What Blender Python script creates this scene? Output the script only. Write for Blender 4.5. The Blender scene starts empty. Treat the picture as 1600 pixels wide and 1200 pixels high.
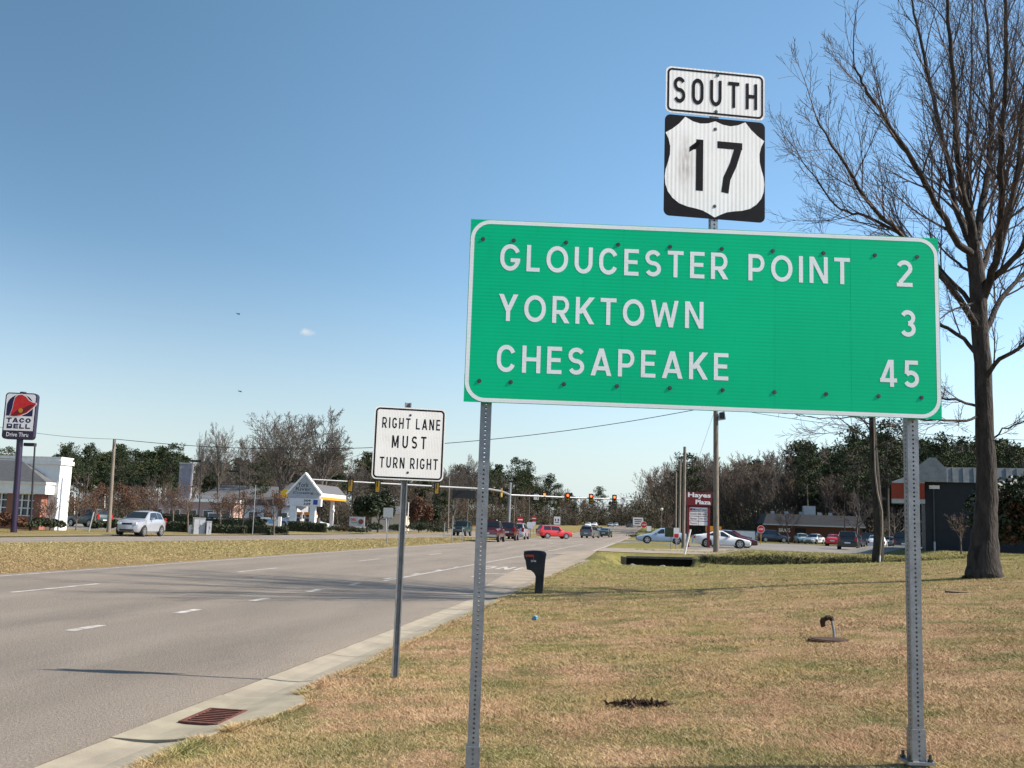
import bpy, math, random
import numpy as np
from mathutils import Vector, Matrix
SC = bpy.context.scene
COL = SC.collection
rad = math.radians
# ------------------------------------------------------------------ camera, sky, sun, exposure
FPX = 1600.0                      # focal length in photo pixels (1600 wide)
EYE = 1.6
YAW, PITCH, ROLL = rad(8.03), rad(7.79), rad(2.0)
FH = Vector((-math.sin(YAW), math.cos(YAW), 0)); RH = Vector((math.cos(YAW), math.sin(YAW), 0)); UZ = Vector((0, 0, 1))
FW = FH*math.cos(PITCH) + UZ*math.sin(PITCH)
U0 = UZ*math.cos(PITCH) - FH*math.sin(PITCH)
UP = U0*math.cos(ROLL) - RH*math.sin(ROLL)
RT = RH*math.cos(ROLL) + U0*math.sin(ROLL)
cam = bpy.data.cameras.new("camera"); cam.sensor_width = 36; cam.lens = 36*FPX/1600
cam.clip_start = .05; cam.clip_end = 6000
camo = bpy.data.objects.new("camera", cam); COL.objects.link(camo)
m3 = Matrix((RT, UP, -FW)).transposed()
camo.matrix_world = Matrix.Translation((0, 0, EYE)) @ m3.to_4x4()
SC.camera = camo
SUN_EL = rad(39)
SD = RH*math.cos(rad(6)) - FH*math.sin(rad(6))      # horizontal direction towards the sun
SUN_ROT = math.atan2(SD.x, SD.y)
world = bpy.data.worlds.new("World"); SC.world = world; world.use_nodes = True
wn = world.node_tree.nodes; wl = world.node_tree.links
sky = wn.new('ShaderNodeTexSky'); sky.sky_type = 'NISHITA'; sky.sun_disc = False
sky.sun_elevation = SUN_EL; sky.sun_rotation = SUN_ROT
sky.air_density = 1.0; sky.dust_density = .55; sky.ozone_density = 1.6; sky.altitude = 0
BG = wn['Background']; BG.inputs[1].default_value = .088
sepc = wn.new('ShaderNodeSeparateColor'); cmbc = wn.new('ShaderNodeCombineColor'); wl.new(sky.outputs[0], sepc.inputs[0])
for i_, (e_, k_) in enumerate(((1.24, .70), (1.15, .82), (1.33, .60))):      # a slightly clearer, deeper zenith
    pw = wn.new('ShaderNodeMath'); pw.operation = 'POWER'; pw.inputs[1].default_value = e_; wl.new(sepc.outputs[i_], pw.inputs[0])
    ml = wn.new('ShaderNodeMath'); ml.operation = 'MULTIPLY'; ml.inputs[1].default_value = k_; wl.new(pw.outputs[0], ml.inputs[0]); wl.new(ml.outputs[0], cmbc.inputs[i_])
SKYCOL = cmbc.outputs[0]
# the clear sky brightens towards the sun's side
sdot = wn.new('ShaderNodeVectorMath'); sdot.operation = 'DOT_PRODUCT'; stc = wn.new('ShaderNodeTexCoord'); wl.new(stc.outputs['Generated'], sdot.inputs[0])
sdot.inputs[1].default_value = (SD.x*math.cos(SUN_EL), SD.y*math.cos(SUN_EL), math.sin(SUN_EL))
smr = wn.new('ShaderNodeMapRange'); smr.interpolation_type = 'SMOOTHSTEP'; smr.inputs[1].default_value = -.28; smr.inputs[2].default_value = .30; smr.inputs[3].default_value = .84; smr.inputs[4].default_value = 1.43; wl.new(sdot.outputs[1], smr.inputs[0])
svm = wn.new('ShaderNodeVectorMath'); svm.operation = 'SCALE'; wl.new(SKYCOL, svm.inputs[0]); wl.new(smr.outputs[0], svm.inputs[3]); SKYCOL = svm.outputs[0]
zed = wn.new('ShaderNodeSeparateXYZ'); gz_ = wn.new('ShaderNodeTexCoord'); wl.new(gz_.outputs['Generated'], zed.inputs[0])
hm = wn.new('ShaderNodeMapRange'); hm.inputs[1].default_value = .26; hm.inputs[2].default_value = .0; hm.inputs[3].default_value = 0; hm.inputs[4].default_value = 1; wl.new(zed.outputs[2], hm.inputs[0])
hp = wn.new('ShaderNodeMath'); hp.operation = 'POWER'; hp.inputs[1].default_value = 1.7; wl.new(hm.outputs[0], hp.inputs[0])
hx = wn.new('ShaderNodeMix'); hx.data_type = 'RGBA'; wl.new(hp.outputs[0], hx.inputs[0]); wl.new(SKYCOL, hx.inputs[6]); hx.inputs[7].default_value = (4.75, 5.5, 5.75, 1)   # pale milky band low down
SKYCOL = hx.outputs[2]
# one small wisp of cloud low in the sky
geo = wn.new('ShaderNodeTexCoord'); wmp = wn.new('ShaderNodeVectorMath'); wmp.operation = 'SUBTRACT'; wl.new(geo.outputs['Generated'], wmp.inputs[0])
wisp_dir = FW + RT*((480-800)/FPX) - UP*((519-600)/FPX); wisp_dir.normalize(); wmp.inputs[1].default_value = wisp_dir
wsc = wn.new('ShaderNodeVectorMath'); wsc.operation = 'MULTIPLY'; wsc.inputs[1].default_value = (1/.0085, 1/.0085, 1/.0042); wl.new(wmp.outputs[0], wsc.inputs[0])
wln = wn.new('ShaderNodeVectorMath'); wln.operation = 'LENGTH'; wl.new(wsc.outputs[0], wln.inputs[0])
wnz = wn.new('ShaderNodeTexNoise'); wnz.inputs['Scale'].default_value = 260; wnz.inputs['Detail'].default_value = 4; wl.new(geo.outputs['Generated'], wnz.inputs['Vector'])
wad = wn.new('ShaderNodeMath'); wad.operation = 'MULTIPLY_ADD'; wad.inputs[1].default_value = 1.1; wl.new(wnz.outputs[0], wad.inputs[0]); wl.new(wln.outputs[1], wad.inputs[2])
wmr = wn.new('ShaderNodeMapRange'); wmr.inputs[1].default_value = 1.45; wmr.inputs[2].default_value = .55; wmr.inputs[3].default_value = 0; wmr.inputs[4].default_value = .75; wl.new(wad.outputs[0], wmr.inputs[0])
wmx = wn.new('ShaderNodeMix'); wmx.data_type = 'RGBA'; wl.new(wmr.outputs[0], wmx.inputs[0]); wl.new(SKYCOL, wmx.inputs[6]); wmx.inputs[7].default_value = (5.6, 5.6, 5.6, 1)
wl.new(wmx.outputs[2], BG.inputs[0])
sl = bpy.data.lights.new("sun", 'SUN'); sl.energy = 5.0; sl.angle = rad(.5); sl.color = (1, .91, .77)
so = bpy.data.objects.new("sun", sl); COL.objects.link(so)
SV = Vector((SD.x*math.cos(SUN_EL), SD.y*math.cos(SUN_EL), math.sin(SUN_EL)))
so.rotation_euler = SV.to_track_quat('Z', 'Y').to_euler(); so.location = (30, 10, 40)
SC.view_settings.view_transform = 'Standard'; SC.view_settings.look = 'None'
SC.view_settings.exposure = 0.8; SC.view_settings.gamma = 1
SC.cycles.max_bounces = 6; SC.cycles.transparent_max_bounces = 8
# ------------------------------------------------------------------ pixel -> world helpers
def ray(px, py):
    return FW + RT*((px-800)/FPX) - UP*((py-600)/FPX)
def A(px, py, d):
    "the point d metres ahead of the eye that a photo pixel looks at"
    r = ray(px, py); r = r*(d/r.dot(FH)); return Vector((r.x, r.y, r.z+EYE))
def hor(px): return 819 + .035*(px-800)
def sst(a, b, x):
    t = np.clip((x-a)/(b-a), 0, 1); return t*t*(3-2*t)
def rise(y): return np.where(y > 140, .0085*np.maximum(y-140, 0)*sst(140, 260, y), 0.)
def far_near(y): return np.interp(y, [0, 42, 55, 85, 117, 200], [-29.3, -28.4, -26.3, -22.6, -20.6, -20])
def far_far(y): return np.interp(y, [0, 49, 68, 84, 120, 200], [-36, -33.6, -32.7, -31.2, -30.6, -30.5])
def H(x, y):
    "height of the ground"
    x = np.asarray(x, float); y = np.asarray(y, float)
    xs = x - 7*sst(30, 47, y)
    u = np.maximum(xs+3.12, 0)
    lawn = np.minimum(.045 + .055*u + .0020*u*u, .93 + .004*u)
    lawn = lawn + .02*np.sin(x*.9+y*.35)*np.sin(y*.5)*sst(-2.5, 0, x)
    lot = .27 + .60*sst(14.5, 17.5, x)*(1-sst(86, 92, y))
    right = lawn*(1-sst(47, 60, y)) + lot*sst(47, 60, y)
    right = right + .26*sst(55.4, 57.2, y)*(1-sst(64, 71, y))*sst(3.2, 5.5, x)*(1-sst(14, 18, x))
    ditch = 1.05*np.exp(-((y-54)/np.where(y < 54, 2.2, 1.15))**2)*sst(-2.3, -.8, x)*(1-sst(17, 24, x)*.8)
    mouth = 1.05*sst(-2.6, -.8, x)*(1-sst(1.5, 2.6, x))*sst(44.5, 51.5, y)*(1-sst(57.3, 57.8, y))
    right = right - np.maximum(ditch, mouth)
    w = sst(-3.3, -3.1, x)
    left = -.03 + 0*x
    left = left + .07*np.clip((-15.2-x)/.4, 0, 1)*np.clip((x-far_near(y))/.4, 0, 1)*(y < 112)
    left = left + .07*np.clip((far_far(y)-x)/.4, 0, 1)
    return left*(1-w) + right*w + rise(y)
def Hs(x, y): return float(H(x, y))
def GI(px, py, d0=3., d1=400.):
    "where the ray of a photo pixel meets the ground"
    ds = np.geomspace(d0, d1, 4000); r = ray(px, py); r = r/r.dot(FH)
    z = EYE + r.z*ds - H(r.x*ds, r.y*ds)
    i = np.argmax(z < 0) if (z < 0).any() else len(ds)-1
    d = ds[i]; return Vector((r.x*d, r.y*d, Hs(r.x*d, r.y*d)))
def G(px, py, d):
    "ground point below/above the ray at depth d"
    p = A(px, py, d); return Vector((p.x, p.y, Hs(p.x, p.y)))
def dep(p): return p.x*FH.x + p.y*FH.y
# ------------------------------------------------------------------ materials
def _lin(c): return tuple(c[:3]) + (1,)
def M(name, c1, c2=None, scale=4., rough=.7, metal=0., bump=0., bscale=None, lo=.35, hi=.65, detail=5, spec=.3, coat=0., stretch=None, bdist=.02):
    m = bpy.data.materials.new(name); m.use_nodes = True
    n = m.node_tree.nodes; l = m.node_tree.links; b = n['Principled BSDF']
    b.inputs['Roughness'].default_value = rough; b.inputs['Metallic'].default_value = metal
    b.inputs['Specular IOR Level'].default_value = spec; b.inputs['Coat Weight'].default_value = coat
    if coat: b.inputs['Coat Roughness'].default_value = .06
    b.inputs['Base Color'].default_value = _lin(c1)
    tc = n.new('ShaderNodeTexCoord'); vec = tc.outputs['Object']
    if stretch:
        mp = n.new('ShaderNodeMapping'); mp.inputs['Scale'].default_value = stretch; l.new(vec, mp.inputs[0]); vec = mp.outputs[0]
    if c2 is None: c2 = tuple(v*.8 for v in c1[:3])
    nz = n.new('ShaderNodeTexNoise'); nz.inputs['Scale'].default_value = scale; nz.inputs['Detail'].default_value = detail; nz.inputs['Roughness'].default_value = .62
    l.new(vec, nz.inputs['Vector'])
    cr = n.new('ShaderNodeValToRGB'); cr.color_ramp.elements[0].position = lo; cr.color_ramp.elements[1].position = hi
    cr.color_ramp.elements[0].color = _lin(c1); cr.color_ramp.elements[1].color = _lin(c2)
    l.new(nz.outputs[0], cr.inputs[0]); l.new(cr.outputs[0], b.inputs['Base Color'])
    if bump:
        n2 = n.new('ShaderNodeTexNoise'); n2.inputs['Scale'].default_value = bscale or scale*4; n2.inputs['Detail'].default_value = 4
        l.new(vec, n2.inputs['Vector'])
        bp = n.new('ShaderNodeBump'); bp.inputs['Strength'].default_value = bump; bp.inputs['Distance'].default_value = bdist
        l.new(n2.outputs[0], bp.inputs['Height']); l.new(bp.outputs[0], b.inputs['Normal'])
    return m
def emis(name, c, s, base=(.1, .02, .01)):
    m = M(name, base, base, rough=.3); b = m.node_tree.nodes['Principled BSDF']
    b.inputs['Emission Color'].default_value = _lin(c); b.inputs['Emission Strength'].default_value = s; return m
def mixrgb(nt, a, b, f, mode='MIX'):
    x = nt.nodes.new('ShaderNodeMix'); x.data_type = 'RGBA'; x.blend_type = mode; x.clamp_factor = True
    for s, v in ((6, a), (7, b), (0, f)):
        if isinstance(v, (tuple, list)): x.inputs[s].default_value = _lin(v)
        elif isinstance(v, (int, float)): x.inputs[s].default_value = v
        else: nt.links.new(v, x.inputs[s])
    return x.outputs[2]
def noise(nt, vec, scale, detail=4, rough=.6, lo=.4, hi=.6, dist=0.):
    nz = nt.nodes.new('ShaderNodeTexNoise'); nz.inputs['Scale'].default_value = scale; nz.inputs['Detail'].default_value = detail
    nz.inputs['Roughness'].default_value = rough; nz.inputs['Distortion'].default_value = dist; nt.links.new(vec, nz.inputs['Vector'])
    mr = nt.nodes.new('ShaderNodeMapRange'); mr.inputs[1].default_value = lo; mr.inputs[2].default_value = hi
    nt.links.new(nz.outputs[0], mr.inputs[0]); return mr.outputs[0]
def mapv(nt, vec, scale=(1, 1, 1), loc=(0, 0, 0)):
    mp = nt.nodes.new('ShaderNodeMapping'); mp.inputs['Scale'].default_value = scale; mp.inputs['Location'].default_value = loc
    nt.links.new(vec, mp.inputs[0]); return mp.outputs[0]
def math_(nt, op, a, b=0., c=0.):
    x = nt.nodes.new('ShaderNodeMath'); x.operation = op
    for i, v in enumerate((a, b, c)):
        if isinstance(v, (int, float)): x.inputs[i].default_value = v
        else: nt.links.new(v, x.inputs[i])
    return x.outputs[0]
def newmat(name, rough=.8, spec=.2):
    m = bpy.data.materials.new(name); m.use_nodes = True; nt = m.node_tree
    b = nt.nodes['Principled BSDF']; b.inputs['Roughness'].default_value = rough; b.inputs['Specular IOR Level'].default_value = spec
    tc = nt.nodes.new('ShaderNodeTexCoord'); return m, nt, b, tc.outputs['Object']
def addbump(nt, b, h, strength, dist):
    bp = nt.nodes.new('ShaderNodeBump'); bp.inputs['Strength'].default_value = strength; bp.inputs['Distance'].default_value = dist
    nt.links.new(h, bp.inputs['Height']); nt.links.new(bp.outputs[0], b.inputs['Normal'])
def lawn_colour(nt, vec, gain=1.):
    g = gain
    tan1 = (.52*g, .335*g, .205*g); tan2 = (.37*g, .222*g, .130*g); grn = (.125*g, .150*g, .040*g); yel = (.31*g, .250*g, .088*g)
    a = mixrgb(nt, tan1, tan2, noise(nt, vec, 1.3, 6, .65, .38, .62))
    a = mixrgb(nt, a, yel, noise(nt, vec, .55, 6, .7, .44, .68))
    # greener further from the eye and along the kerb
    a = mixrgb(nt, a, grn, math_(nt, 'MULTIPLY', noise(nt, mapv(nt, vec, (1, 1, 1), (7, 3, 0)), 1.3, 8, .75, .46, .62), .75))
    sp = nt.nodes.new('ShaderNodeSeparateXYZ'); nt.links.new(vec, sp.inputs[0])
    mr = nt.nodes.new('ShaderNodeMapRange'); mr.inputs[1].default_value = 13; mr.inputs[2].default_value = 42; nt.links.new(sp.outputs[1], mr.inputs[0])
    mx = nt.nodes.new('ShaderNodeMapRange'); mx.inputs[1].default_value = -14; mx.inputs[2].default_value = -13; mx.inputs[3].default_value = .50; mx.inputs[4].default_value = .72; nt.links.new(sp.outputs[0], mx.inputs[0])
    far = math_(nt, 'MULTIPLY', mr.outputs[0], mx.outputs[0])
    strw = nt.nodes.new('ShaderNodeMapRange'); strw.inputs[1].default_value = -13; strw.inputs[2].default_value = -14; strw.inputs[3].default_value = 0; strw.inputs[4].default_value = .78; nt.links.new(sp.outputs[0], strw.inputs[0])
    a = mixrgb(nt, a, (.31*g, .195*g, .112*g), strw.outputs[0])
    return mixrgb(nt, a, (.215*g, .220*g, .062*g), far)
def mat_lawn():
    m, nt, b, vec = newmat('lawn_ground', .95, .05)
    c = lawn_colour(nt, vec, .85)
    c = mixrgb(nt, c, (.055, .040, .020), noise(nt, vec, 34, 4, .7, .5, .75))
    c = mixrgb(nt, c, (.30, .235, .14), noise(nt, mapv(nt, vec, (1, 1, 1), (3, 9, 0)), 46, 3, .7, .56, .8))
    nt.links.new(c, b.inputs['Base Color'])
    addbump(nt, b, noise(nt, vec, 40, 5, .7, 0, 1), .9, .05); return m
def mat_blades():
    m, nt, b, vec = newmat('grass_blades', .75, .12)
    c = lawn_colour(nt, vec, 1.1)
    at = nt.nodes.new('ShaderNodeAttribute'); at.attribute_name = 'tint'
    mr = nt.nodes.new('ShaderNodeMapRange'); mr.inputs[1].default_value = .5; mr.inputs[2].default_value = 1.; nt.links.new(at.outputs['Fac'], mr.inputs[0])
    c = mixrgb(nt, c, (.52, .415, .25), math_(nt, 'MULTIPLY', mr.outputs[0], .8))
    mr2 = nt.nodes.new('ShaderNodeMapRange'); mr2.inputs[1].default_value = .35; mr2.inputs[2].default_value = 0.; nt.links.new(at.outputs['Fac'], mr2.inputs[0])
    c = mixrgb(nt, c, (.105, .125, .038), math_(nt, 'MULTIPLY', mr2.outputs[0], .4))
    nt.links.new(c, b.inputs['Base Color']); return m
def mat_asphalt():
    m, nt, b, vec = newmat('asphalt', .9, .25)
    c = mixrgb(nt, (.252, .212, .172), (.315, .267, .220), noise(nt, mapv(nt, vec, (.35, .06, 1)), 2.2, 5, .6, .35, .65))
    sp = nt.nodes.new('ShaderNodeSeparateXYZ'); nt.links.new(vec, sp.inputs[0])
    # tyre tracks darken two bands in every lane
    w = math_(nt, 'SINE', math_(nt, 'MULTIPLY', math_(nt, 'ADD', sp.outputs[0], 7.4), 3.31))
    w = math_(nt, 'MULTIPLY', math_(nt, 'ADD', w, 1.), .16)
    c = mixrgb(nt, c, (.185, .157, .130), w)
    c = mixrgb(nt, c, (.137, .121, .107), math_(nt, 'MULTIPLY', noise(nt, mapv(nt, vec, (1, .3, 1)), .5, 6, .7, .5, .7), .45))
    # pale sand washed against the kerb
    mr = nt.nodes.new('ShaderNodeMapRange'); mr.inputs[1].default_value = -6.0; mr.inputs[2].default_value = -3.8; nt.links.new(sp.outputs[0], mr.inputs[0])
    e = math_(nt, 'MULTIPLY', math_(nt, 'POWER', mr.outputs[0], 2.2), noise(nt, mapv(nt, vec, (1, .35, 1)), 1.4, 6, .7, .25, .6))
    c = mixrgb(nt, c, (.36, .295, .235), math_(nt, 'MULTIPLY', e, .85))
    sp1 = noise(nt, vec, 30, 6, .9, .40, .60)
    c = mixrgb(nt, c, mixrgb(nt, c, (.42, .41, .40), .8, 'MULTIPLY'), math_(nt, 'MULTIPLY', sp1, .8))
    c = mixrgb(nt, c, (.44, .40, .36), math_(nt, 'MULTIPLY', noise(nt, mapv(nt, vec, (1, 1, 1), (5, 5, 5)), 42, 4, .9, .53, .68), .75))
    nt.links.new(c, b.inputs['Base Color'])
    addbump(nt, b, noise(nt, vec, 38, 4, .8, .2, .8), .8, .022); return m
def mat_sheet(name, base, dark, period, axis, depth=1., rough=.45):
    "reflective sheeting with the fine ribs the photo shows"
    m, nt, b, vec = newmat(name, rough, .12)
    sp = nt.nodes.new('ShaderNodeSeparateXYZ'); nt.links.new(vec, sp.inputs[0])
    s = math_(nt, 'SINE', math_(nt, 'MULTIPLY', sp.outputs[axis], 2*math.pi/period))
    s = math_(nt, 'MULTIPLY', math_(nt, 'ADD', s, 1.), .5*depth)
    s = math_(nt, 'MULTIPLY', s, noise(nt, vec, 3, 4, .6, .1, .7))
    c = mixrgb(nt, base, dark, s)
    c = mixrgb(nt, c, tuple(v*.8 for v in dark), math_(nt, 'MULTIPLY', noise(nt, mapv(nt, vec, (2.5, 1, .8)), 5, 6, .7, .55, .8), .35))
    c = mixrgb(nt, c, tuple(v*.72 for v in base), math_(nt, 'MULTIPLY', noise(nt, vec, 1.1, 3, .5, .4, .7), .35))
    nt.links.new(c, b.inputs['Base Color']); return m
MT = {}
def mats():
    T = MT
    T['asphalt'] = mat_asphalt(); T['lawn'] = mat_lawn(); T['blades'] = mat_blades()
    T['lot'] = M('lot_asphalt', (.22, .20, .175), (.15, .14, .125), .5, .95, bump=.2, bscale=30)
    T['conc'] = M('concrete', (.345, .300, .228), (.225, .195, .150), 1.9, .9, bump=.35, bscale=60, lo=.36, hi=.72, detail=9, bdist=.006)
    T['conc2'] = M('concrete_apron', (.335, .295, .215), (.245, .215, .160), 2.6, .9, bump=.3, bscale=70, detail=9, bdist=.005)
    T['dirt'] = M('dirt', (.20, .14, .09), (.10, .07, .045), 6, .95, bump=.5)
    T['sand'] = M('sandy_edge', (.34, .28, .215), (.21, .175, .135), 1.1, .95, bump=.3, bscale=40, lo=.3, hi=.7)
    T['green'] = mat_sheet('green_sheeting', (.0, .57, .255), (.0, .45, .195), .021, 2, .8, .4)
    T['whiteletter'] = mat_sheet('white_letter_sheeting', (.93, .95, .94), (.80, .84, .83), .021, 2, .7, .4)
    T['whiteribV'] = mat_sheet('white_ribbed_sheeting', (.93, .92, .90), (.60, .59, .57), .0255, 0, 1., .45)
    sm = T['whiteribV'].node_tree; sb = sm.nodes['Principled BSDF']; old = sb.inputs['Base Color'].links[0].from_socket
    gv = mapv(sm, [n_ for n_ in sm.nodes if n_.type == 'TEX_COORD'][0].outputs['Object'], (1/.055, 0, 1/.17), (.185/.055, 0, -(A(1114, 263, 6.02).z+.02)/.17))
    ln_ = sm.nodes.new('ShaderNodeVectorMath'); ln_.operation = 'LENGTH'; sm.links.new(gv, ln_.inputs[0])
    mk = sm.nodes.new('ShaderNodeMapRange'); mk.inputs[1].default_value = 1.3; mk.inputs[2].default_value = .3; sm.links.new(ln_.outputs[1], mk.inputs[0])
    stv = mapv(sm, [n_ for n_ in sm.nodes if n_.type == 'TEX_COORD'][0].outputs['Object'], (60, 1, 9))
    sm.links.new(mixrgb(sm, old, (.33, .28, .25), math_(sm, 'MULTIPLY', mk.outputs[0], noise(sm, stv, 1.2, 5, .7, .30, .75))), sb.inputs['Base Color'])
    T['whiteribS'] = mat_sheet('white_fine_ribbed_sheeting', (.90, .885, .85), (.62, .60, .57), .0155, 0, 1., .45)
    T['blackink'] = M('black_ink', (.006, .006, .009), (.010, .010, .013), 20, .6, spec=.1)
    T['galv'] = M('galvanised_steel', (.30, .31, .32), (.20, .21, .22), 14, .5, .55, bump=.05, lo=.3, hi=.7)
    T['galvd'] = M('dark_galvanised', (.27, .275, .28), (.19, .195, .20), 14, .55, .4)
    T['bolt'] = M('bolt_zinc', (.10, .115, .105), (.05, .06, .055), 60, .45, .6)
    T['alu'] = M('aluminium_back', (.5, .5, .5), (.42, .42, .42), 9, .45, .7)
    T['mailbox'] = M('black_plastic', (.010, .011, .014), (.016, .017, .020), 12, .5, bump=.05)
    T['rust'] = M('rusty_iron', (.16, .058, .040), (.085, .034, .026), 16, .85, bump=.3, bscale=60)
    T['rustd'] = M('rust_brown', (.085, .045, .028), (.04, .022, .015), 14, .85, bump=.4)
    T['bark'] = M('bark', (.062, .052, .046), (.018, .015, .013), 7, .95, bump=.9, bscale=22, stretch=(1, 1, .25), bdist=.05)
    T['barkg'] = M('grey_bark', (.135, .115, .100), (.075, .062, .054), 6, .95, bump=.4, bscale=18, stretch=(1, 1, .3))
    T['twig'] = M('twigs', (.105, .078, .066), (.060, .046, .040), 5, .9)
    T['twigg'] = M('grey_twigs', (.135, .112, .096), (.078, .064, .055), .6, .9)
    T['twigr'] = M('red_brown_twigs', (.150, .108, .082), (.085, .062, .048), 2, .9)
    T['needle'] = M('pine_needles', (.052, .070, .032), (.020, .029, .015), .8, .8, lo=.3, hi=.7, spec=.15)
    T['needle2'] = M('yellow_green_needles', (.072, .082, .033), (.033, .039, .017), .8, .8, lo=.3, hi=.7, spec=.15)
    T['leafbrown'] = M('dry_brown_leaves', (.130, .062, .034), (.066, .034, .022), 1.4, .85)
    T['leafdark'] = M('evergreen_leaves', (.032, .046, .018), (.014, .020, .010), 2.2, .55, lo=.3, hi=.7)
    T['hedge'] = M('hedge_leaves', (.040, .052, .022), (.020, .024, .012), 3, .7)
    T['brush'] = M('brown_undergrowth', (.095, .078, .056), (.048, .046, .030), .25, .95)
    T['tyre'] = M('tyre_rubber', (.018, .018, .019), (.026, .026, .027), 20, .85)
    T['rim'] = M('wheel_alloy', (.55, .55, .56), (.42, .42, .43), 20, .3, .8)
    T['glass'] = M('car_glass', (.012, .016, .020), (.018, .022, .026), 4, .06, spec=.6)
    T['trim'] = M('black_trim', (.02, .02, .022), (.03, .03, .032), 20, .6)
    T['lamp'] = M('lamp_lens', (.75, .75, .74), (.6, .6, .6), 20, .15, spec=.6)
    T['tail'] = M('tail_lens', (.40, .012, .012), (.25, .008, .008), 20, .2, spec=.6)
    T['plate'] = M('plate_white', (.7, .7, .72), (.6, .6, .65), 20, .5)
    T['white'] = M('white_paint', (.78, .77, .74), (.68, .67, .64), 3, .6)
    T['mark'] = M('road_paint', (.50, .47, .43), (.26, .24, .22), 4.5, .85, lo=.40, hi=.62)
    T['brick'] = None
    T['slate'] = M('slate_roof', (.115, .118, .125), (.080, .082, .088), 3, .85, bump=.3, stretch=(1, 1, 8))
    T['wood'] = M('weathered_pole', (.23, .195, .16), (.13, .11, .09), 5, .9, bump=.3, stretch=(3, 3, .4))
    T['wire'] = M('black_wire', (.03, .03, .032), (.02, .02, .02), 5, .6)
    T['purple'] = M('purple_paint', (.020, .009, .036), (.016, .008, .028), 4, .4, spec=.5)
    T['navyink'] = M('navy_ink', (.015, .012, .060), (.012, .010, .050), 4, .5)
    T['signwhite'] = M('sign_face_white', (.70, .68, .68), (.64, .62, .62), 2, .5)
    T['red'] = M('red_paint', (.52, .020, .022), (.40, .016, .018), 4, .4)
    T['maroon'] = M('maroon_paint', (.150, .012, .016), (.110, .009, .012), 4, .5)
    T['yellow'] = M('signal_yellow', (.48, .27, .02), (.35, .19, .015), 6, .5)
    T['orange'] = M('orange_paint', (.80, .30, .03), (.70, .25, .02), 4, .5)
    T['metalgrey'] = M('grey_metal', (.42, .43, .45), (.34, .35, .37), 3, .5, .3)
    T['cladding'] = M('dark_blue_cladding', (.018, .020, .027), (.013, .015, .021), 2, .6)
    T['lampoff'] = M('dark_lens', (.02, .02, .02), (.03, .03, .03), 9, .3)
    T['redlit'] = emis('red_signal_lit', (1, .10, .03), 3.2)
    T['blue'] = M('blue_plastic', (.12, .30, .48), (.08, .22, .38), 9, .5)
    T['stone'] = M('rubble_stone', (.40, .38, .35), (.22, .21, .19), 6, .9, bump=.4)
    m, nt, b, vec = newmat('brick', .9, .15)
    bt = nt.nodes.new('ShaderNodeTexBrick'); bt.inputs['Scale'].default_value = 1.; bt.inputs['Brick Width'].default_value = .22; bt.inputs['Row Height'].default_value = .075
    bt.inputs['Mortar Size'].default_value = .008; bt.inputs['Color1'].default_value = (.30, .090, .052, 1); bt.inputs['Color2'].default_value = (.23, .070, .045, 1); bt.inputs['Mortar'].default_value = (.30, .26, .22, 1)
    sp = nt.nodes.new('ShaderNodeSeparateXYZ'); nt.links.new(vec, sp.inputs[0]); cb = nt.nodes.new('ShaderNodeCombineXYZ')
    nt.links.new(math_(nt, 'ADD', sp.outputs[0], sp.outputs[1]), cb.inputs[0]); nt.links.new(sp.outputs[2], cb.inputs[1]); nt.links.new(cb.outputs[0], bt.inputs['Vector'])
    nt.links.new(bt.outputs[0], b.inputs['Base Color']); T['brick'] = m
mats()
def paint(name, c, metal=.0):
    k = 'paint_'+name
    if k not in MT: MT[k] = M('car_paint_'+name, c, tuple(v*.9 for v in c), 3, .35, metal, coat=.8, spec=.5)
    return MT[k]
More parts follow.
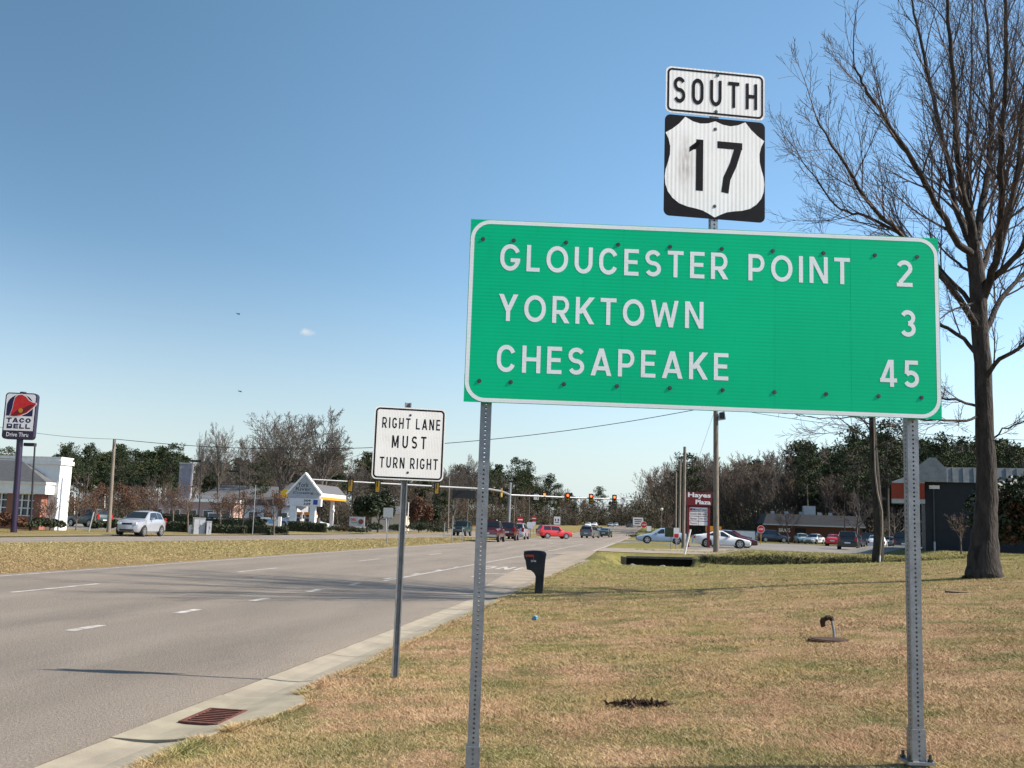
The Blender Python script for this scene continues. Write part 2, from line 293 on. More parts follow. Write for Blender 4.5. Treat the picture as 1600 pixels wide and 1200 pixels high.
# ------------------------------------------------------------------ mesh building
class MB:
    def __init__(s): s.v = []; s.f = []
    def add(s, vs, fs):
        o = len(s.v); s.v += [tuple(v) for v in vs]; s.f += [tuple(i+o for i in f) for f in fs]; return s
    def box(s, x0, x1, y0, y1, z0, z1):
        return s.add([(x0,y0,z0),(x1,y0,z0),(x1,y1,z0),(x0,y1,z0),(x0,y0,z1),(x1,y0,z1),(x1,y1,z1),(x0,y1,z1)],
                     [(0,3,2,1),(4,5,6,7),(0,1,5,4),(1,2,6,5),(2,3,7,6),(3,0,4,7)])
    def tube(s, pts, rs, n=8, caps=True):
        pts = [Vector(p) for p in pts]
        if isinstance(rs, (int, float)): rs = [rs]*len(pts)
        o = len(s.v); prev = None
        for i, p in enumerate(pts):
            t = (pts[min(i+1, len(pts)-1)] - pts[max(i-1, 0)]).normalized()
            if prev is None:
                a = t.orthogonal().normalized()
            else:
                a = (prev - t*prev.dot(t)).normalized()
            prev = a; b = t.cross(a)
            for k in range(n):
                q = 2*math.pi*k/n; s.v.append(tuple(p + (a*math.cos(q) + b*math.sin(q))*rs[i]))
        for i in range(len(pts)-1):
            for k in range(n):
                k2 = (k+1) % n; s.f.append((o+i*n+k, o+i*n+k2, o+(i+1)*n+k2, o+(i+1)*n+k))
        if caps:
            s.f.append(tuple(o+k for k in reversed(range(n)))); e = o+(len(pts)-1)*n; s.f.append(tuple(e+k for k in range(n)))
        return s
    def prism(s, pts, a, b, axis=1):
        "extrude a 2-D outline; axis 1: outline in x,z pushed along y; axis 2: outline in x,y pushed along z; axis 0: outline in y,z along x"
        n = len(pts)
        def mk(p, w): return (p[0], w, p[1]) if axis == 1 else ((p[0], p[1], w) if axis == 2 else (w, p[0], p[1]))
        return s.add([mk(p, a) for p in pts] + [mk(p, b) for p in pts],
                     [tuple(range(n)), tuple(reversed(range(n, 2*n)))] + [(i, n+i, n+(i+1) % n, (i+1) % n) for i in range(n)])
    def quad(s, a, b, c, d): return s.add([a, b, c, d], [(0, 1, 2, 3)])
    def build(s, name, m, parent=None, smooth=None, fix=True):
        me = bpy.data.meshes.new(name); me.from_pydata(s.v, [], s.f); me.materials.append(m)
        if fix:
            import bmesh
            bm = bmesh.new(); bm.from_mesh(me); bmesh.ops.recalc_face_normals(bm, faces=bm.faces); bm.to_mesh(me); bm.free()
        if smooth:
            me.shade_smooth()
            me.set_sharp_from_angle(angle=smooth)
        return link(name, me, parent)
def link(name, me, parent=None):
    o = bpy.data.objects.new(name, me); COL.objects.link(o)
    if parent is not None: o.parent = parent
    return o
def npmesh(name, V, F, ms, parent=None, midx=None, attr=None, smooth=False):
    V = np.asarray(V, np.float32); F = np.asarray(F, np.int32); m, k = F.shape
    me = bpy.data.meshes.new(name); me.vertices.add(len(V)); me.vertices.foreach_set('co', V.ravel())
    me.loops.add(m*k); me.loops.foreach_set('vertex_index', F.ravel())
    me.polygons.add(m); me.polygons.foreach_set('loop_start', np.arange(0, m*k, k, dtype=np.int32))
    for q in ms: me.materials.append(q)
    if midx is not None: me.polygons.foreach_set('material_index', np.asarray(midx, np.int32))
    if attr is not None:
        a = me.attributes.new('tint', 'FLOAT', 'POINT'); a.data.foreach_set('value', np.asarray(attr, np.float32))
    me.polygons.foreach_set('use_smooth', np.full(m, bool(smooth)))
    me.update(calc_edges=True); me.validate()
    return link(name, me, parent)
def tag(o, label, cat, group=None):
    o['label'] = label; o['category'] = cat
    if group: o['group'] = group
    return o
def T(name, label, cat, loc=(0, 0, 0), rz=0., group=None):
    o = bpy.data.objects.new(name, None); o.empty_display_size = .2; COL.objects.link(o)
    o.location = loc; o.rotation_euler = (0, 0, rz); return tag(o, label, cat, group)
def struct(o, kind='structure'): o['kind'] = kind; return o
def dup(root, loc, rz, label, group=None, scale=None):
    r = root.copy(); COL.objects.link(r); r.location = loc; r.rotation_euler = (0, 0, rz); r['label'] = label
    if group: r['group'] = group
    if scale: r.scale = scale
    for c0 in list(root.children):
        c = c0.copy(); COL.objects.link(c); c.parent = r
        for g in list(c0.children):
            d = g.copy(); COL.objects.link(d); d.parent = c
    return r
def grid(name, fx, nu, nv, m):
    "a sheet: fx(u,v) -> arrays x,y,z"
    u, v = np.meshgrid(np.linspace(0, 1, nu+1), np.linspace(0, 1, nv+1), indexing='ij')
    x, y, z = fx(u, v); V = np.stack([x, y, z], -1).reshape(-1, 3)
    i, j = np.meshgrid(np.arange(nu), np.arange(nv), indexing='ij'); a = (i*(nv+1)+j).ravel()
    F = np.stack([a, a+nv+1, a+nv+2, a+1], -1)
    o = npmesh(name, V, F, [m]);
    me = o.data
    if me.polygons[0].normal.z < 0: me.flip_normals()
    return o
def strip(name, left, right, off, m, nu=4, zf=None, n=120):
    "ribbon between two world polylines following the ground"
    def res(pl):
        pl = np.array([(p[0], p[1]) for p in pl], float); s = np.r_[0, np.cumsum(np.hypot(*np.diff(pl, axis=0).T))]
        t = np.linspace(0, 1, n+1)**1.6*s[-1]; return np.stack([np.interp(t, s, pl[:, 0]), np.interp(t, s, pl[:, 1])], -1)
    L, R = res(left), res(right)
    def fx(u, v):
        k = np.round(v*n).astype(int); x = L[k, 0]*(1-u) + R[k, 0]*u; y = L[k, 1]*(1-u) + R[k, 1]*u
        z = (H(x, y) if zf is None else zf(x, y)) + off; return x, y, z
    return grid(name, fx, nu, n, m)
# ------------------------------------------------------------------ lettering
def ell(cx, cy, rx, ry, a0, a1, n=14):
    return [(cx+rx*math.cos(rad(a0+(a1-a0)*i/n)), cy+ry*math.sin(rad(a0+(a1-a0)*i/n))) for i in range(n+1)]
def ribbon(pl, t, closed=False):
    P = [np.array(p, float) for p in pl]; n = len(P); out = []
    for i in range(n):
        a = P[i-1] if (i > 0 or closed) else None; b = P[(i+1) % n] if (i < n-1 or closed) else None
        d1 = (P[i]-a) if a is not None else None; d2 = (b-P[i]) if b is not None else None
        if d1 is None: d1 = d2
        if d2 is None: d2 = d1
        d1 = d1/(np.hypot(*d1)+1e-9); d2 = d2/(np.hypot(*d2)+1e-9)
        n1 = np.array((-d1[1], d1[0])); n2 = np.array((-d2[1], d2[0])); mm = n1+n2; mm = mm/(np.hypot(*mm)+1e-9)
        k = min(1/max(mm.dot(n1), .35), 2.2)*t/2; out.append((P[i]+mm*k, P[i]-mm*k))
    q = []
    for i in range(n if closed else n-1):
        (a, b), (c, d) = out[i], out[(i+1) % n]; q.append([tuple(a), tuple(b), tuple(d), tuple(c)])
    return q
CLEAR = False
def glyph(ch, w, t):
    "quads of one letter, cap height 1; every inner list is one stroke"
    if ch == 'I': return t, [ribbon([(t/2, 0), (t/2, 1)], t)]
    wd = {'M': 1.22, 'W': 1.45, 'A': 1.12, 'N': 1.04, 'L': .88, 'E': .88, 'T': .98, 'Y': 1.1, 'K': 1.04, '1': .55, '4': 1.06, 'J': .8}.get(ch, 1.)
    if CLEAR: wd = {'O': 1.16, '0': 1, 'G': 1.07, 'C': 1., 'L': .71, 'E': .78, 'T': .86, 'S': .86, 'U': .97, 'R': .90, 'P': .88, 'N': 1., 'Y': 1.02, 'K': .98, 'W': 1.5, 'H': .98, 'A': 1.1}.get(ch, wd)
    w = w*wd; l, r, b, tp, cx = t/2, w-t/2, t/2, 1-t/2, w/2; rx = (r-l)/2; ry = min(rx*1.15, .5-t/2)
    th = t*.92
    def V(x): return ribbon([(x, 0), (x, 1)], t)
    def Hh(y, a, c): return ribbon([(a, y), (c, y)], th)
    def D(x0, y0, x1, y1, k=1.06):
        an = math.atan2(abs(y1-y0), abs(x1-x0)); h = t*k/math.sin(an)/2
        return [[(x0-h, y0), (x0+h, y0), (x1+h, y1), (x1-h, y1)]]
    if ch in 'O0': return w, [ribbon(ell(cx, tp-ry, rx, ry, 0, 180)+ell(cx, b+ry, rx, ry, 180, 360), t, True)]
    if ch == 'C': return w, [ribbon(ell(cx, tp-ry, rx, ry, 22, 180)+ell(cx, b+ry, rx, ry, 180, 338), t)]
    if ch == 'G': return w, [ribbon(ell(cx, tp-ry, rx, ry, 22, 180)+ell(cx, b+ry, rx, ry, 180, 352)+[(r, .47)], t), Hh(.47-th/2, cx+.02, r+t/2)]
    if ch == 'U': return w, [ribbon([(l, 1)]+ell(cx, b+ry, rx, ry, 180, 360)+[(r, 1)], t)]
    if ch == 'S':
        q = (1-t)/4; return w, [ribbon(ell(cx, tp-q, rx, q, 25, 262)+ell(cx, b+q, rx, q, 82, -155), t*.98)]
    if ch == 'E': return w, [V(l), Hh(1-th/2, t*.5, w), Hh(.51, t*.5, w*.92), Hh(th/2, t*.5, w)]
    if ch == 'F': return w, [V(l), Hh(1-th/2, t*.5, w), Hh(.51, t*.5, w*.9)]
    if ch == 'L': return w, [V(l), Hh(th/2, t*.5, w)]
    if ch == 'T': return w, [V(cx), Hh(1-th/2, 0, w)]
    if ch == 'H': return w, [V(l), V(r), Hh(.5, t*.5, w-t*.5)]
    if ch == 'N': return w, [V(l), V(r), D(l+t*.1, 1, r-t*.1, 0, .95)]
    if ch == 'M': return w, [V(l), V(r), D(l+t*.1, 1, cx, .12, .9), D(r-t*.1, 1, cx, .12, .9)]
    if ch == 'W':
        h = t*.52; return w, [D(h, 1, w*.27, 0, .98), D(w*.27, 0, cx, .92, .9), D(cx, .92, w*.73, 0, .9), D(w*.73, 0, w-h, 1, .98)]
    if ch == 'A': return w, [D(t*.52, 0, cx, 1), D(w-t*.52, 0, cx, 1), Hh(.27, w*.2, w*.8)]
    if ch == 'Y': return w, [ribbon([(cx, 0), (cx, .45)], t), D(t*.55, 1, cx, .38), D(w-t*.55, 1, cx, .38)]
    if ch == 'K': return w, [V(l), D(l+t*.35, .38, r, 1), D(l+t*1.35, .56, r+t*.05, 0)]
    if ch == 'V': return w, [D(t*.5, 1, cx, 0), D(w-t*.5, 1, cx, 0)]
    if ch == 'X': return w, [D(t*.5, 1, w-t*.5, 0), D(t*.5, 0, w-t*.5, 1)]
    if ch in 'PRB':
        q = .26; arc = [(t*.5, 1-th/2), (r-q*.8, 1-th/2)]+ell(r-q*.8, 1-th/2-q, q*.8, q, 90, -90, 10)[1:-1]+[(r-q*.8, 1-th/2-2*q), (t*.5, 1-th/2-2*q)]
        o = [V(l), ribbon(arc, th)]
        if ch == 'R': o.append(D(cx*.95, .42, r+t*.05, 0))
        if ch == 'B':
            q = (1-th-2*q)/2; o.append(ribbon([(t*.5, th/2+2*q), (r-q*.8, th/2+2*q)]+ell(r-q*.8, th/2+q, q, q, 90, -90, 10)[1:-1]+[(r-q*.8, th/2), (t*.5, th/2)], th*.98))
        return w, o
    if ch == 'D':
        return w, [V(l), ribbon([(t*.5, 1-th/2), (w*.4, 1-th/2)]+ell(w*.4, .5, w*.6-t/2, .5-th/2, 90, -90, 14)[1:-1]+[(w*.4, th/2), (t*.5, th/2)], th)]
    if ch == '1': return w, [ribbon([(r, 0), (r, 1)], t), D(r-t*.9, .80, r-t*.1, .96, .55)+[[(0, .84), (0, .74), (r, .88), (r, 1.0)]]]
    if ch == '2':
        q = rx*.98; return w, [ribbon(ell(cx, tp-q*.92, rx, q*.92, 160, -32, 14)+[(l+t*.25, th*.9)], t), Hh(th/2, 0, w)]
    if ch == '3':
        q = (1-t)/4; return w, [ribbon(ell(cx, tp-q, rx*.95, q, 155, -85), t), ribbon(ell(cx, b+q, rx, q, 85, -155), t)]
    if ch == '4': return w, [ribbon([(w*.70, 0), (w*.70, 1)], t), D(t*.45, .22, w*.62, 1, .95), Hh(.24, 0, w)]
    if ch == '5':
        q = .315; return w, [Hh(1-th/2, w*.14, w*.95), ribbon([(w*.14+t/2, 1-th*.5), (w*.10+t/2, .5)], t), ribbon(ell(cx, q+.0, rx, q-t/2, 138, -150, 16), t)]
    if ch == '7': return w, [Hh(1-th/2, 0, w), ribbon([(r-t*.1, 1-th*.9), (cx+.07, .55), (cx-.06, .28), (cx-.1, 0)], t*1.03)]
    return w*.6, []
def letters(text, x0, x1, zb, cap, t, w=.66, gap=None, y=-.0007, thick=.0012, eps=.00006):
    "stroke lettering between x0 and x1 (baseline zb) in a sign's local frame, front towards -y"
    gap = t*1.25 if gap is None else gap; cur = 0; items = []
    for ch in text:
        if ch == ' ': cur += w*.78; continue
        gw, strokes = glyph(ch, w, t); items.append((cur, strokes)); cur += gw+gap
    total = cur-gap; sx = (x1-x0)/total; mb = MB(); k = 0
    for off, strokes in items:
        for si, st in enumerate(strokes):
            yy = y - si*eps
            for q in st:
                mb.add([(x0+(off+p[0])*sx, yy, zb+p[1]*cap) for p in q], [(0, 1, 2, 3)])
    return mb
def flip_front(o):
    me = o.data
    for p in me.polygons:
        if p.normal.y > 0: p.flip()
    me.update(); return o
def font_mesh(name, text, width, m, parent, loc, rot=(math.pi/2, 0, 0), bold=.0, height=None, spacing=1.):
    c = bpy.data.curves.new(name, 'FONT'); c.body = text; c.size = 1; c.offset = bold; c.space_character = spacing; c.resolution_u = 2
    o = bpy.data.objects.new(name, c); COL.objects.link(o); bpy.context.view_layer.update()
    dg = bpy.context.evaluated_depsgraph_get(); me = bpy.data.meshes.new_from_object(o.evaluated_get(dg)); bpy.data.objects.remove(o); bpy.data.curves.remove(c)
    co = np.zeros(len(me.vertices)*3, np.float32); me.vertices.foreach_get('co', co); co = co.reshape(-1, 3)
    mn, mx = co.min(0), co.max(0); s = width/(mx[0]-mn[0]); sy = s if height is None else height/(mx[1]-mn[1])
    co = (co-np.array([mn[0], mn[1], 0]))*np.array([s, sy, 1]); me.vertices.foreach_set('co', co.ravel().astype(np.float32)); me.update()
    me.materials.clear(); me.materials.append(m)
    q = link(name, me, parent); q.location = loc; q.rotation_euler = rot; return q
def rrect(x0, x1, z0, z1, r, n=6):
    p = []
    for cx, cz, a in ((x1-r, z1-r, 0), (x0+r, z1-r, 90), (x0+r, z0+r, 180), (x1-r, z0+r, 270)):
        p += [(cx+r*math.cos(rad(a+90*i/n)), cz+r*math.sin(rad(a+90*i/n))) for i in range(n+1)]
    return p
def ring(outer, inner, y):
    n = len(outer); mb = MB(); mb.add([(p[0], y, p[1]) for p in outer]+[(p[0], y, p[1]) for p in inner], [(i, (i+1) % n, n+(i+1) % n, n+i) for i in range(n)]); return mb
def bolt(parent, x, z, y, r=.0095):
    mb = MB(); mb.tube([(x, y, z), (x, y-.001, z)], r*1.35, 12); mb.tube([(x, y-.001, z), (x, y-.003, z)], r*.75, 6); return mb.build('bolt', MT['bolt'], parent)
def perforated(x0, x1, y0, y1, z0, z1, step=.0254, rh=.0058, skip=()):
    "square steel tube with a hole at every inch on its four faces"
    mb = MB(); n = int((z1-z0)/step); oct_ = [(math.cos(rad(45*i)), math.sin(rad(45*i))) for i in range(8)]
    for face in range(4):
        a0, a1 = (x0, x1) if face < 2 else (y0, y1); c = (y0, y1, x0, x1)[face]; am = (a0+a1)/2
        for k in range(n):
            zb = z0+k*step; zt = zb+step; zm = (zb+zt)/2
            out = [(a1, zm), (a1, zt), (am, zt), (a0, zt), (a0, zm), (a0, zb), (am, zb), (a1, zb)]
            inn = [(am+rh*p[0], zm+rh*p[1]) for p in oct_]
            vs = [((p[0], c, p[1]) if face < 2 else (c, p[0], p[1])) for p in out+inn]
            mb.add(vs, [(i, (i+1) % 8, 8+(i+1) % 8, 8+i) for i in range(8)])
    zt = z0+n*step; mb.add([(x0, y0, zt), (x1, y0, zt), (x1, y1, zt), (x0, y1, zt)], [(0, 1, 2, 3)])
    return mb
# ================================================================== THE SETTING
def axis_lines(parts):
    out = []
    for a, b, st in parts: out += list(np.arange(a, b, st))
    return np.array(out+[parts[-1][1]])
def build_ground():
    xs = axis_lines([(-900, -140, 60), (-140, -40, 10), (-40, -14, .4), (-14, -4, 2), (-4, 24, .3), (24, 60, 3), (60, 140, 10), (140, 900, 60)])
    ys = axis_lines([(-30, 3, 3), (3, 40, .45), (40, 66, .4), (66, 130, 1.6), (130, 300, 10), (300, 900, 40), (900, 2600, 200)])
    X, Y = np.meshgrid(xs, ys, indexing='ij'); Z = H(X, Y); V = np.stack([X, Y, Z], -1).reshape(-1, 3)
    ni, nj = len(xs), len(ys); i, j = np.meshgrid(np.arange(ni-1), np.arange(nj-1), indexing='ij'); a = (i*nj+j).ravel()
    return struct(npmesh('ground', V, np.stack([a, a+nj, a+nj+1, a+1], -1), [MT['lawn']], smooth=True))
build_ground()
zr = lambda x, y: rise(np.asarray(y, float))
YS = [-12, 20, 60, 110, 140, 180, 260, 400, 700]
def line(f, ys=YS): return [(f(y), y) for y in ys]
struct(strip('road', line(lambda y: -15.35), line(lambda y: -3.74), .0, MT['asphalt'], 8, zr))
struct(strip('far_carriageway', [(float(far_far(y)), y) for y in range(-12, 201, 8)], [(float(far_near(y)), y) for y in range(-12, 201, 8)], .004, MT['asphalt'], 6, zr))
struct(strip('cross_street', [(-90, 113), (-15.2, 113)], [(-90, 127), (-15.2, 127)], .008, MT['asphalt'], 6, zr))
# gutter pan and low rolled edge
def gut(name, y0, y1):
    prof = [(-3.76, .010), (-3.60, -.004), (-3.42, -.006), (-3.26, .016), (-3.13, .052), (-3.06, .058), (-3.02, -.02)]
    def fx(u, v):
        k = np.round(u*(len(prof)-1)).astype(int); p = np.array(prof); y = y0+(y1-y0)*v
        return p[k, 0] + .014*np.sin(y*2.1)*(k == len(prof)-1), y, p[k, 1] + rise(y)
    return struct(grid(name, fx, len(prof)-1, 60, MT['conc']))
edges = [-12, 1.0, 4.0, 7.05, 8.95, 12.0, 15.05, 18.1, 21.1, 24.2, 27.2, 26.0, 58.0, 66, 100, 160]
for a, b in zip(edges[:-1], edges[1:]):
  if (a, b) != (26.0, 58.0): gut('kerb_gutter', a+.008, b-.008)
struct(strip('gutter_joint', [(-3.78, -12), (-3.78, 24)], [(-3.735, -12), (-3.735, 24)], .006, MT['dirt'], 1, lambda x, y: rise(y)+.002*np.sin(y*9), 300))
# widened pale apron of sand and concrete beside the mailbox
struct(strip('sandy_verge', [(-3.76, 22), (-4.3, 27), (-4.7, 34), (-4.9, 46), (-5.0, 58)], [(-3.05, 22), (-3.04, 27), (-3.0, 34), (-2.9, 46), (-2.8, 58)], .0, MT['sand'], 6, lambda x, y: .008 + .05*sst(-3.45, -3.1, x)))
# road paint
def dash(x, y0, y1, w=.12, name='lane_marking', x1=None):
    x1 = x if x1 is None else x1
    return struct(strip(name, [(x-w/2, y0), (x1-w/2, y1)], [(x+w/2, y0), (x1+w/2, y1)], .004, MT['mark'], 1, zr, 6))
for k in range(9): dash(-7.62+.028*k*3.0*1.0, 12.95+2.93*k, 13.75+2.93*k, .16)
for y in (18.2, 28.0, 38.5, 49, 59.5, 70, 80.5, 91): dash(-11.95+.075*(y-18.2)*.55, y, y+3.1, .12)
dash(-7.0, 26.7, 56, .11, 'lane_marking', -6.6)
dash(-6.5, 60, 96, .11, 'lane_marking', -6.4)
struct(strip('edge_line', [(-15.05, -8), (-14.9, 60), (-14.5, 88)], [(-14.95, -8), (-14.8, 60), (-14.4, 88)], .004, MT['mark'], 1, zr))
dash(-10.6, 97, 111, .12); dash(-3.95, 70, 108, .1, 'edge_line')
struct(strip('stop_line', [(-13.9, 110.2), (-4.2, 110.2)], [(-13.9, 110.8), (-4.2, 110.8)], .004, MT['mark'], 1, zr, 6))
# "ONLY" and the turn arrow in the right lane
def roadmark(pl, name):
    mb = MB()
    for poly in pl: mb.add([(p[0], p[1], .0045) for p in poly], [tuple(range(len(poly)))])
    o = mb.build(name, MT['mark']); return struct(o)
ax = -5.3
roadmark([[(ax-.06, 30.6), (ax+.06, 30.6), (ax+.06, 33.2), (ax-.06, 33.2)], [(ax+.06, 33.0), (ax+.7, 33.0), (ax+.7, 33.3), (ax+.06, 33.3)], [(ax+.7, 32.3), (ax+1.35, 33.15), (ax+.7, 34.0)]], 'turn_arrow_marking')
mb = MB()
for q in [q for _, st in [glyph(c, .62, .18) for c in 'O'] for s_ in st for q in s_]: pass
cur = 0
for ch in 'ONLY':
    gw, st = glyph(ch, .62, .17)
    for k, s_ in enumerate(st):
        for q in s_: mb.add([(-6.2+(cur+p[0])*.78, 36.4+p[1]*2.4, .0045+k*.0004) for p in q], [(0, 1, 2, 3)])
    cur += gw+.22
struct(mb.build('lane_word_marking', MT['mark']))
# drain apron
def apron(u, v):
    vv = np.clip((v*26-1)/24, 0, 1); y = 7.06+1.87*vv; xr = np.interp(y, [7.06, 7.12, 7.42, 7.72, 8.5, 8.84, 8.93], [-3.10, -3.07, -3.0, -2.90, -2.84, -2.98, -3.2])
    uu = np.clip(u*21/20, 0, 1); x = -3.765+(xr+3.765)*uu; z = np.interp(x, [-3.77, -3.5, -3.3, -3.1, -2.8], [.013, .010, .026, .062, .085])
    z = np.where((u > .99) | (v < .01) | (v > .99), -.06, z); return x, y, z
struct(grid('drain_apron', apron, 21, 26, MT['conc2']))
# car parks, driveway, side lots
def Fz(px, py, z):
    r = ray(px, py); k = (z-EYE)/r.z; return (r.x*k, r.y*k)
struct(strip('driveway', [(-5.4, 58.0), (-2, 58.0), (0, 58.1), (3, 59.3), (6.5, 63)], [(-5.4, 67), (-2, 68), (0, 70), (3, 74), (6.5, 80)], .0, MT['sand'], 6, lambda x, y: np.maximum(H(x, y)+.025, .014)))
struct(strip('car_park', [(2.0, 76), (40, 70)], [(8, 135), (70, 160)], .02, MT['lot'], 30))
struct(strip('side_driveway', [(-3.5, 92), (14, 92)], [(-3.5, 100), (14, 98)], .012, MT['lot'], 6))
struct(strip('side_street', [(-3.6, 113), (60, 113)], [(-3.6, 127), (60, 127)], .03, MT['lot'], 6))
struct(strip('restaurant_car_park', [(-78, 66), (-38, 78), (-38, 112)], [(-140, 80), (-100, 100), (-90, 112)], .012, MT['lot'], 10))
struct(strip('forecourt', [(-36, 128), (-36, 215)], [(-150, 128), (-120, 215)], .02, MT['lot'], 10))
struct(strip('far_kerb', [(float(far_far(y))-.30, y) for y in range(20, 113, 4)], [(float(far_far(y))+.02, y) for y in range(20, 113, 4)], .11, MT['conc'], 1, zr))
# ------------------------------------------------------------------ grass
rng = np.random.default_rng(7)
def tufts(name, n, pts, hgt, wid, per=1, grow_=1.):
    n = len(pts); dd = pts[:, 0]*FH.x + pts[:, 1]*FH.y; a = rng.uniform(0, 2*np.pi, n)
    h = (hgt + grow_*.0006*dd)*rng.uniform(.4, 1.25, n)*(1+.3*np.sin(pts[:, 0]*1.7)*np.sin(pts[:, 1]*2.1)); w = (wid + grow_*.00022*dd)*rng.uniform(.6, 1.3, n)
    ln = rng.normal(0, 1.3, (n, 2)); dx, dy = np.cos(a)*w, np.sin(a)*w
    z = H(pts[:, 0], pts[:, 1])-.004
    b0 = np.stack([pts[:, 0]-dx, pts[:, 1]-dy, z], -1); b1 = np.stack([pts[:, 0]+dx, pts[:, 1]+dy, z], -1)
    tp = np.stack([pts[:, 0]+ln[:, 0]*h, pts[:, 1]+ln[:, 1]*h, z+h], -1)
    V = np.stack([b0, b1, tp], 1).reshape(-1, 3); F = np.arange(3*n).reshape(-1, 3); t = np.repeat(rng.uniform(0, 1, n), 3)
    o = npmesh(name, V, F, [MT['blades']], attr=t); o['kind'] = 'stuff'; return o
def lawn_points(n, d0, d1, clumpy=.6):
    # uniform in picture rows so that every depth gets its share
    k = n*2; d = 1/rng.uniform(1/d1, 1/d0, k); s = rng.uniform(-.60, .60, k)*d
    x = RH.x*s + FH.x*d; y = RH.y*s + FH.y*d
    ok = (x > -3.10) & ~((y > 7.05) & (y < 8.92) & (x < np.interp(y, [7.06, 7.12, 7.42, 7.75, 8.5, 8.92], [-3.1, -3.09, -3.0, -2.88, -2.82, -2.96])))
    ok &= (y < 66)
    p = np.stack([x, y], -1)[ok]
    nse = np.sin(p[:, 0]*2.3+np.sin(p[:, 1]*1.7)*1.6)*np.sin(p[:, 1]*2.9+np.cos(p[:, 0]*1.9)) + rng.normal(0, .6, len(p))
    return p[nse > -clumpy]
tufts('grass', 0, lawn_points(900000, 4.2, 62), .016, .0013)
# ragged fringe of grass hanging over the gutter and the apron
e = np.stack([rng.uniform(-3.12, -3.0, 26000), 1/rng.uniform(1/45., 1/4.5, 26000)], -1); e = e[~((e[:, 1] > 7.05) & (e[:, 1] < 8.95))]
tufts('grass', 0, e, .028, .003)
e = rng.uniform(0, 1, 5000); q = np.array([(-3.03, 7.25), (-3.0, 7.44), (-2.88, 7.74), (-2.82, 8.52), (-2.96, 8.88), (-3.05, 8.96)]); s_ = np.linspace(0, 1, len(q))
e = np.stack([np.interp(e, s_, q[:, 0]), np.interp(e, s_, q[:, 1])], -1) + np.abs(rng.normal(0, .03, (5000, 2)))*np.array([1, .2])
tufts('grass', 0, e, .035, .003)
k = 110000; d = 1/rng.uniform(1/112, 1/22, k); x = rng.uniform(-29, -15.3, k); ok = (x > far_near(d)+.05)
tufts('median_grass', 0, np.stack([x, d], -1)[ok], .012, .006)
# ================================================================== SIGNS IN FRONT
def sign_frame(name, label, cat, p, rz):
    return T(name, label, cat, (p.x, p.y, 0), rz)
def guide_sign():
    tl = A(736, 342, 5.8); W, zt, zb = 2.757, 3.358, 2.283
    r = sign_frame('guide_sign', 'large green distance sign listing GLOUCESTER POINT, YORKTOWN and CHESAPEAKE on two perforated steel posts', 'road sign', tl, YAW+rad(1.3))
    panel = MB().box(0, W, 0, .004, zb, zt)
    for u in (.90, 1.79, 2.235): panel.box(u-.0008, u+.0008, -.0003, .0005, zb+.002, zt-.002)
    panel.build('panel', MT['green'], r)
    ring(rrect(.003, W-.003, zb+.003, zt-.003, .115, 10), rrect(.025, W-.025, zb+.025, zt-.025, .093, 10), -.0006).build('border', MT['whiteletter'], r)
    MB().box(-.001, W+.001, .0042, .05, zt-.16, zt-.11).box(-.001, W+.001, .0042, .05, zb+.11, zb+.16).build('back_rail', MT['alu'], r)
    rows = [('GLOUCESTER POINT', .178, 2.218, .142), ('YORKTOWN', .180, 1.362, .440), ('CHESAPEAKE', .180, 1.508, .738)]
    global CLEAR
    CLEAR = True
    for s, a, b, v in rows:
        letters(s, a*1.006, b*1.006, zt-v-.158, .158, .158, .73, .26).build('lettering', MT['whiteletter'], r, fix=False)
    for s, a, b, v in (('2', 2.492, 2.585, .142), ('3', 2.508, 2.598, .440), ('45', 2.386, 2.612, .738)):
        letters(s, a*1.006, b*1.006, zt-v-.158, .158, .160, .64, .25).build('numerals', MT['whiteletter'], r, fix=False)
    CLEAR = False
    for k in range(10):
        u = (.075, .255, .56, .865, 1.17, 1.475, 1.775, 2.075, 2.38, 2.63)[k]
        bolt(r, u, zt-.118, -.0005); bolt(r, u+.01, zb+.122, -.0005)
    for u, gz in ((.130, 0), (2.608, 0)):
        w = r.matrix_basis @ Vector((u, .08, 0)); g = Hs(w.x, w.y)
        p = perforated(u-.032, u+.032, .051, .115, g+.01, zb+.35).build('post', MT['galv'], r, fix=False)
        sl = perforated(u-.039, u+.039, .044, .122, g-.05, g+.22, .0254, .006).build('anchor_sleeve', MT['galv'], p, fix=False)
        pl = MB().box(u-.075, u+.075, .01, .156, g+.02, g+.035)
        pl.build('base_plate', MT['galv'], p)
        for sx in (-.055, .055):
            for sy in (.03, .136):
                MB().tube([(u+sx, sy, g+.02), (u+sx, sy, g+.075)], .009, 8).tube([(u+sx, sy, g+.035), (u+sx, sy, g+.05)], .016, 6).build('bolt', MT['bolt'], p)
    return r
guide_sign()
def shield_outline(cx, cz, s):
    h = [(0, .03), (.075, .058), (.15, .066), (.225, .05), (.30, .012), (.36, .085), (.43, .145), (.492, .185), (.462, .245), (.444, .32), (.446, .40), (.464, .475), (.486, .55), (.494, .62), (.487, .695), (.462, .765), (.415, .825), (.35, .872), (.27, .898), (.19, .910), (.12, .925), (.06, .952), (0, .985)]
    pts = h + [(-x, y) for x, y in reversed(h[1:-1])]
    return [(cx+x*s*1.0, cz+s*.5-y*s) for x, y in pts]
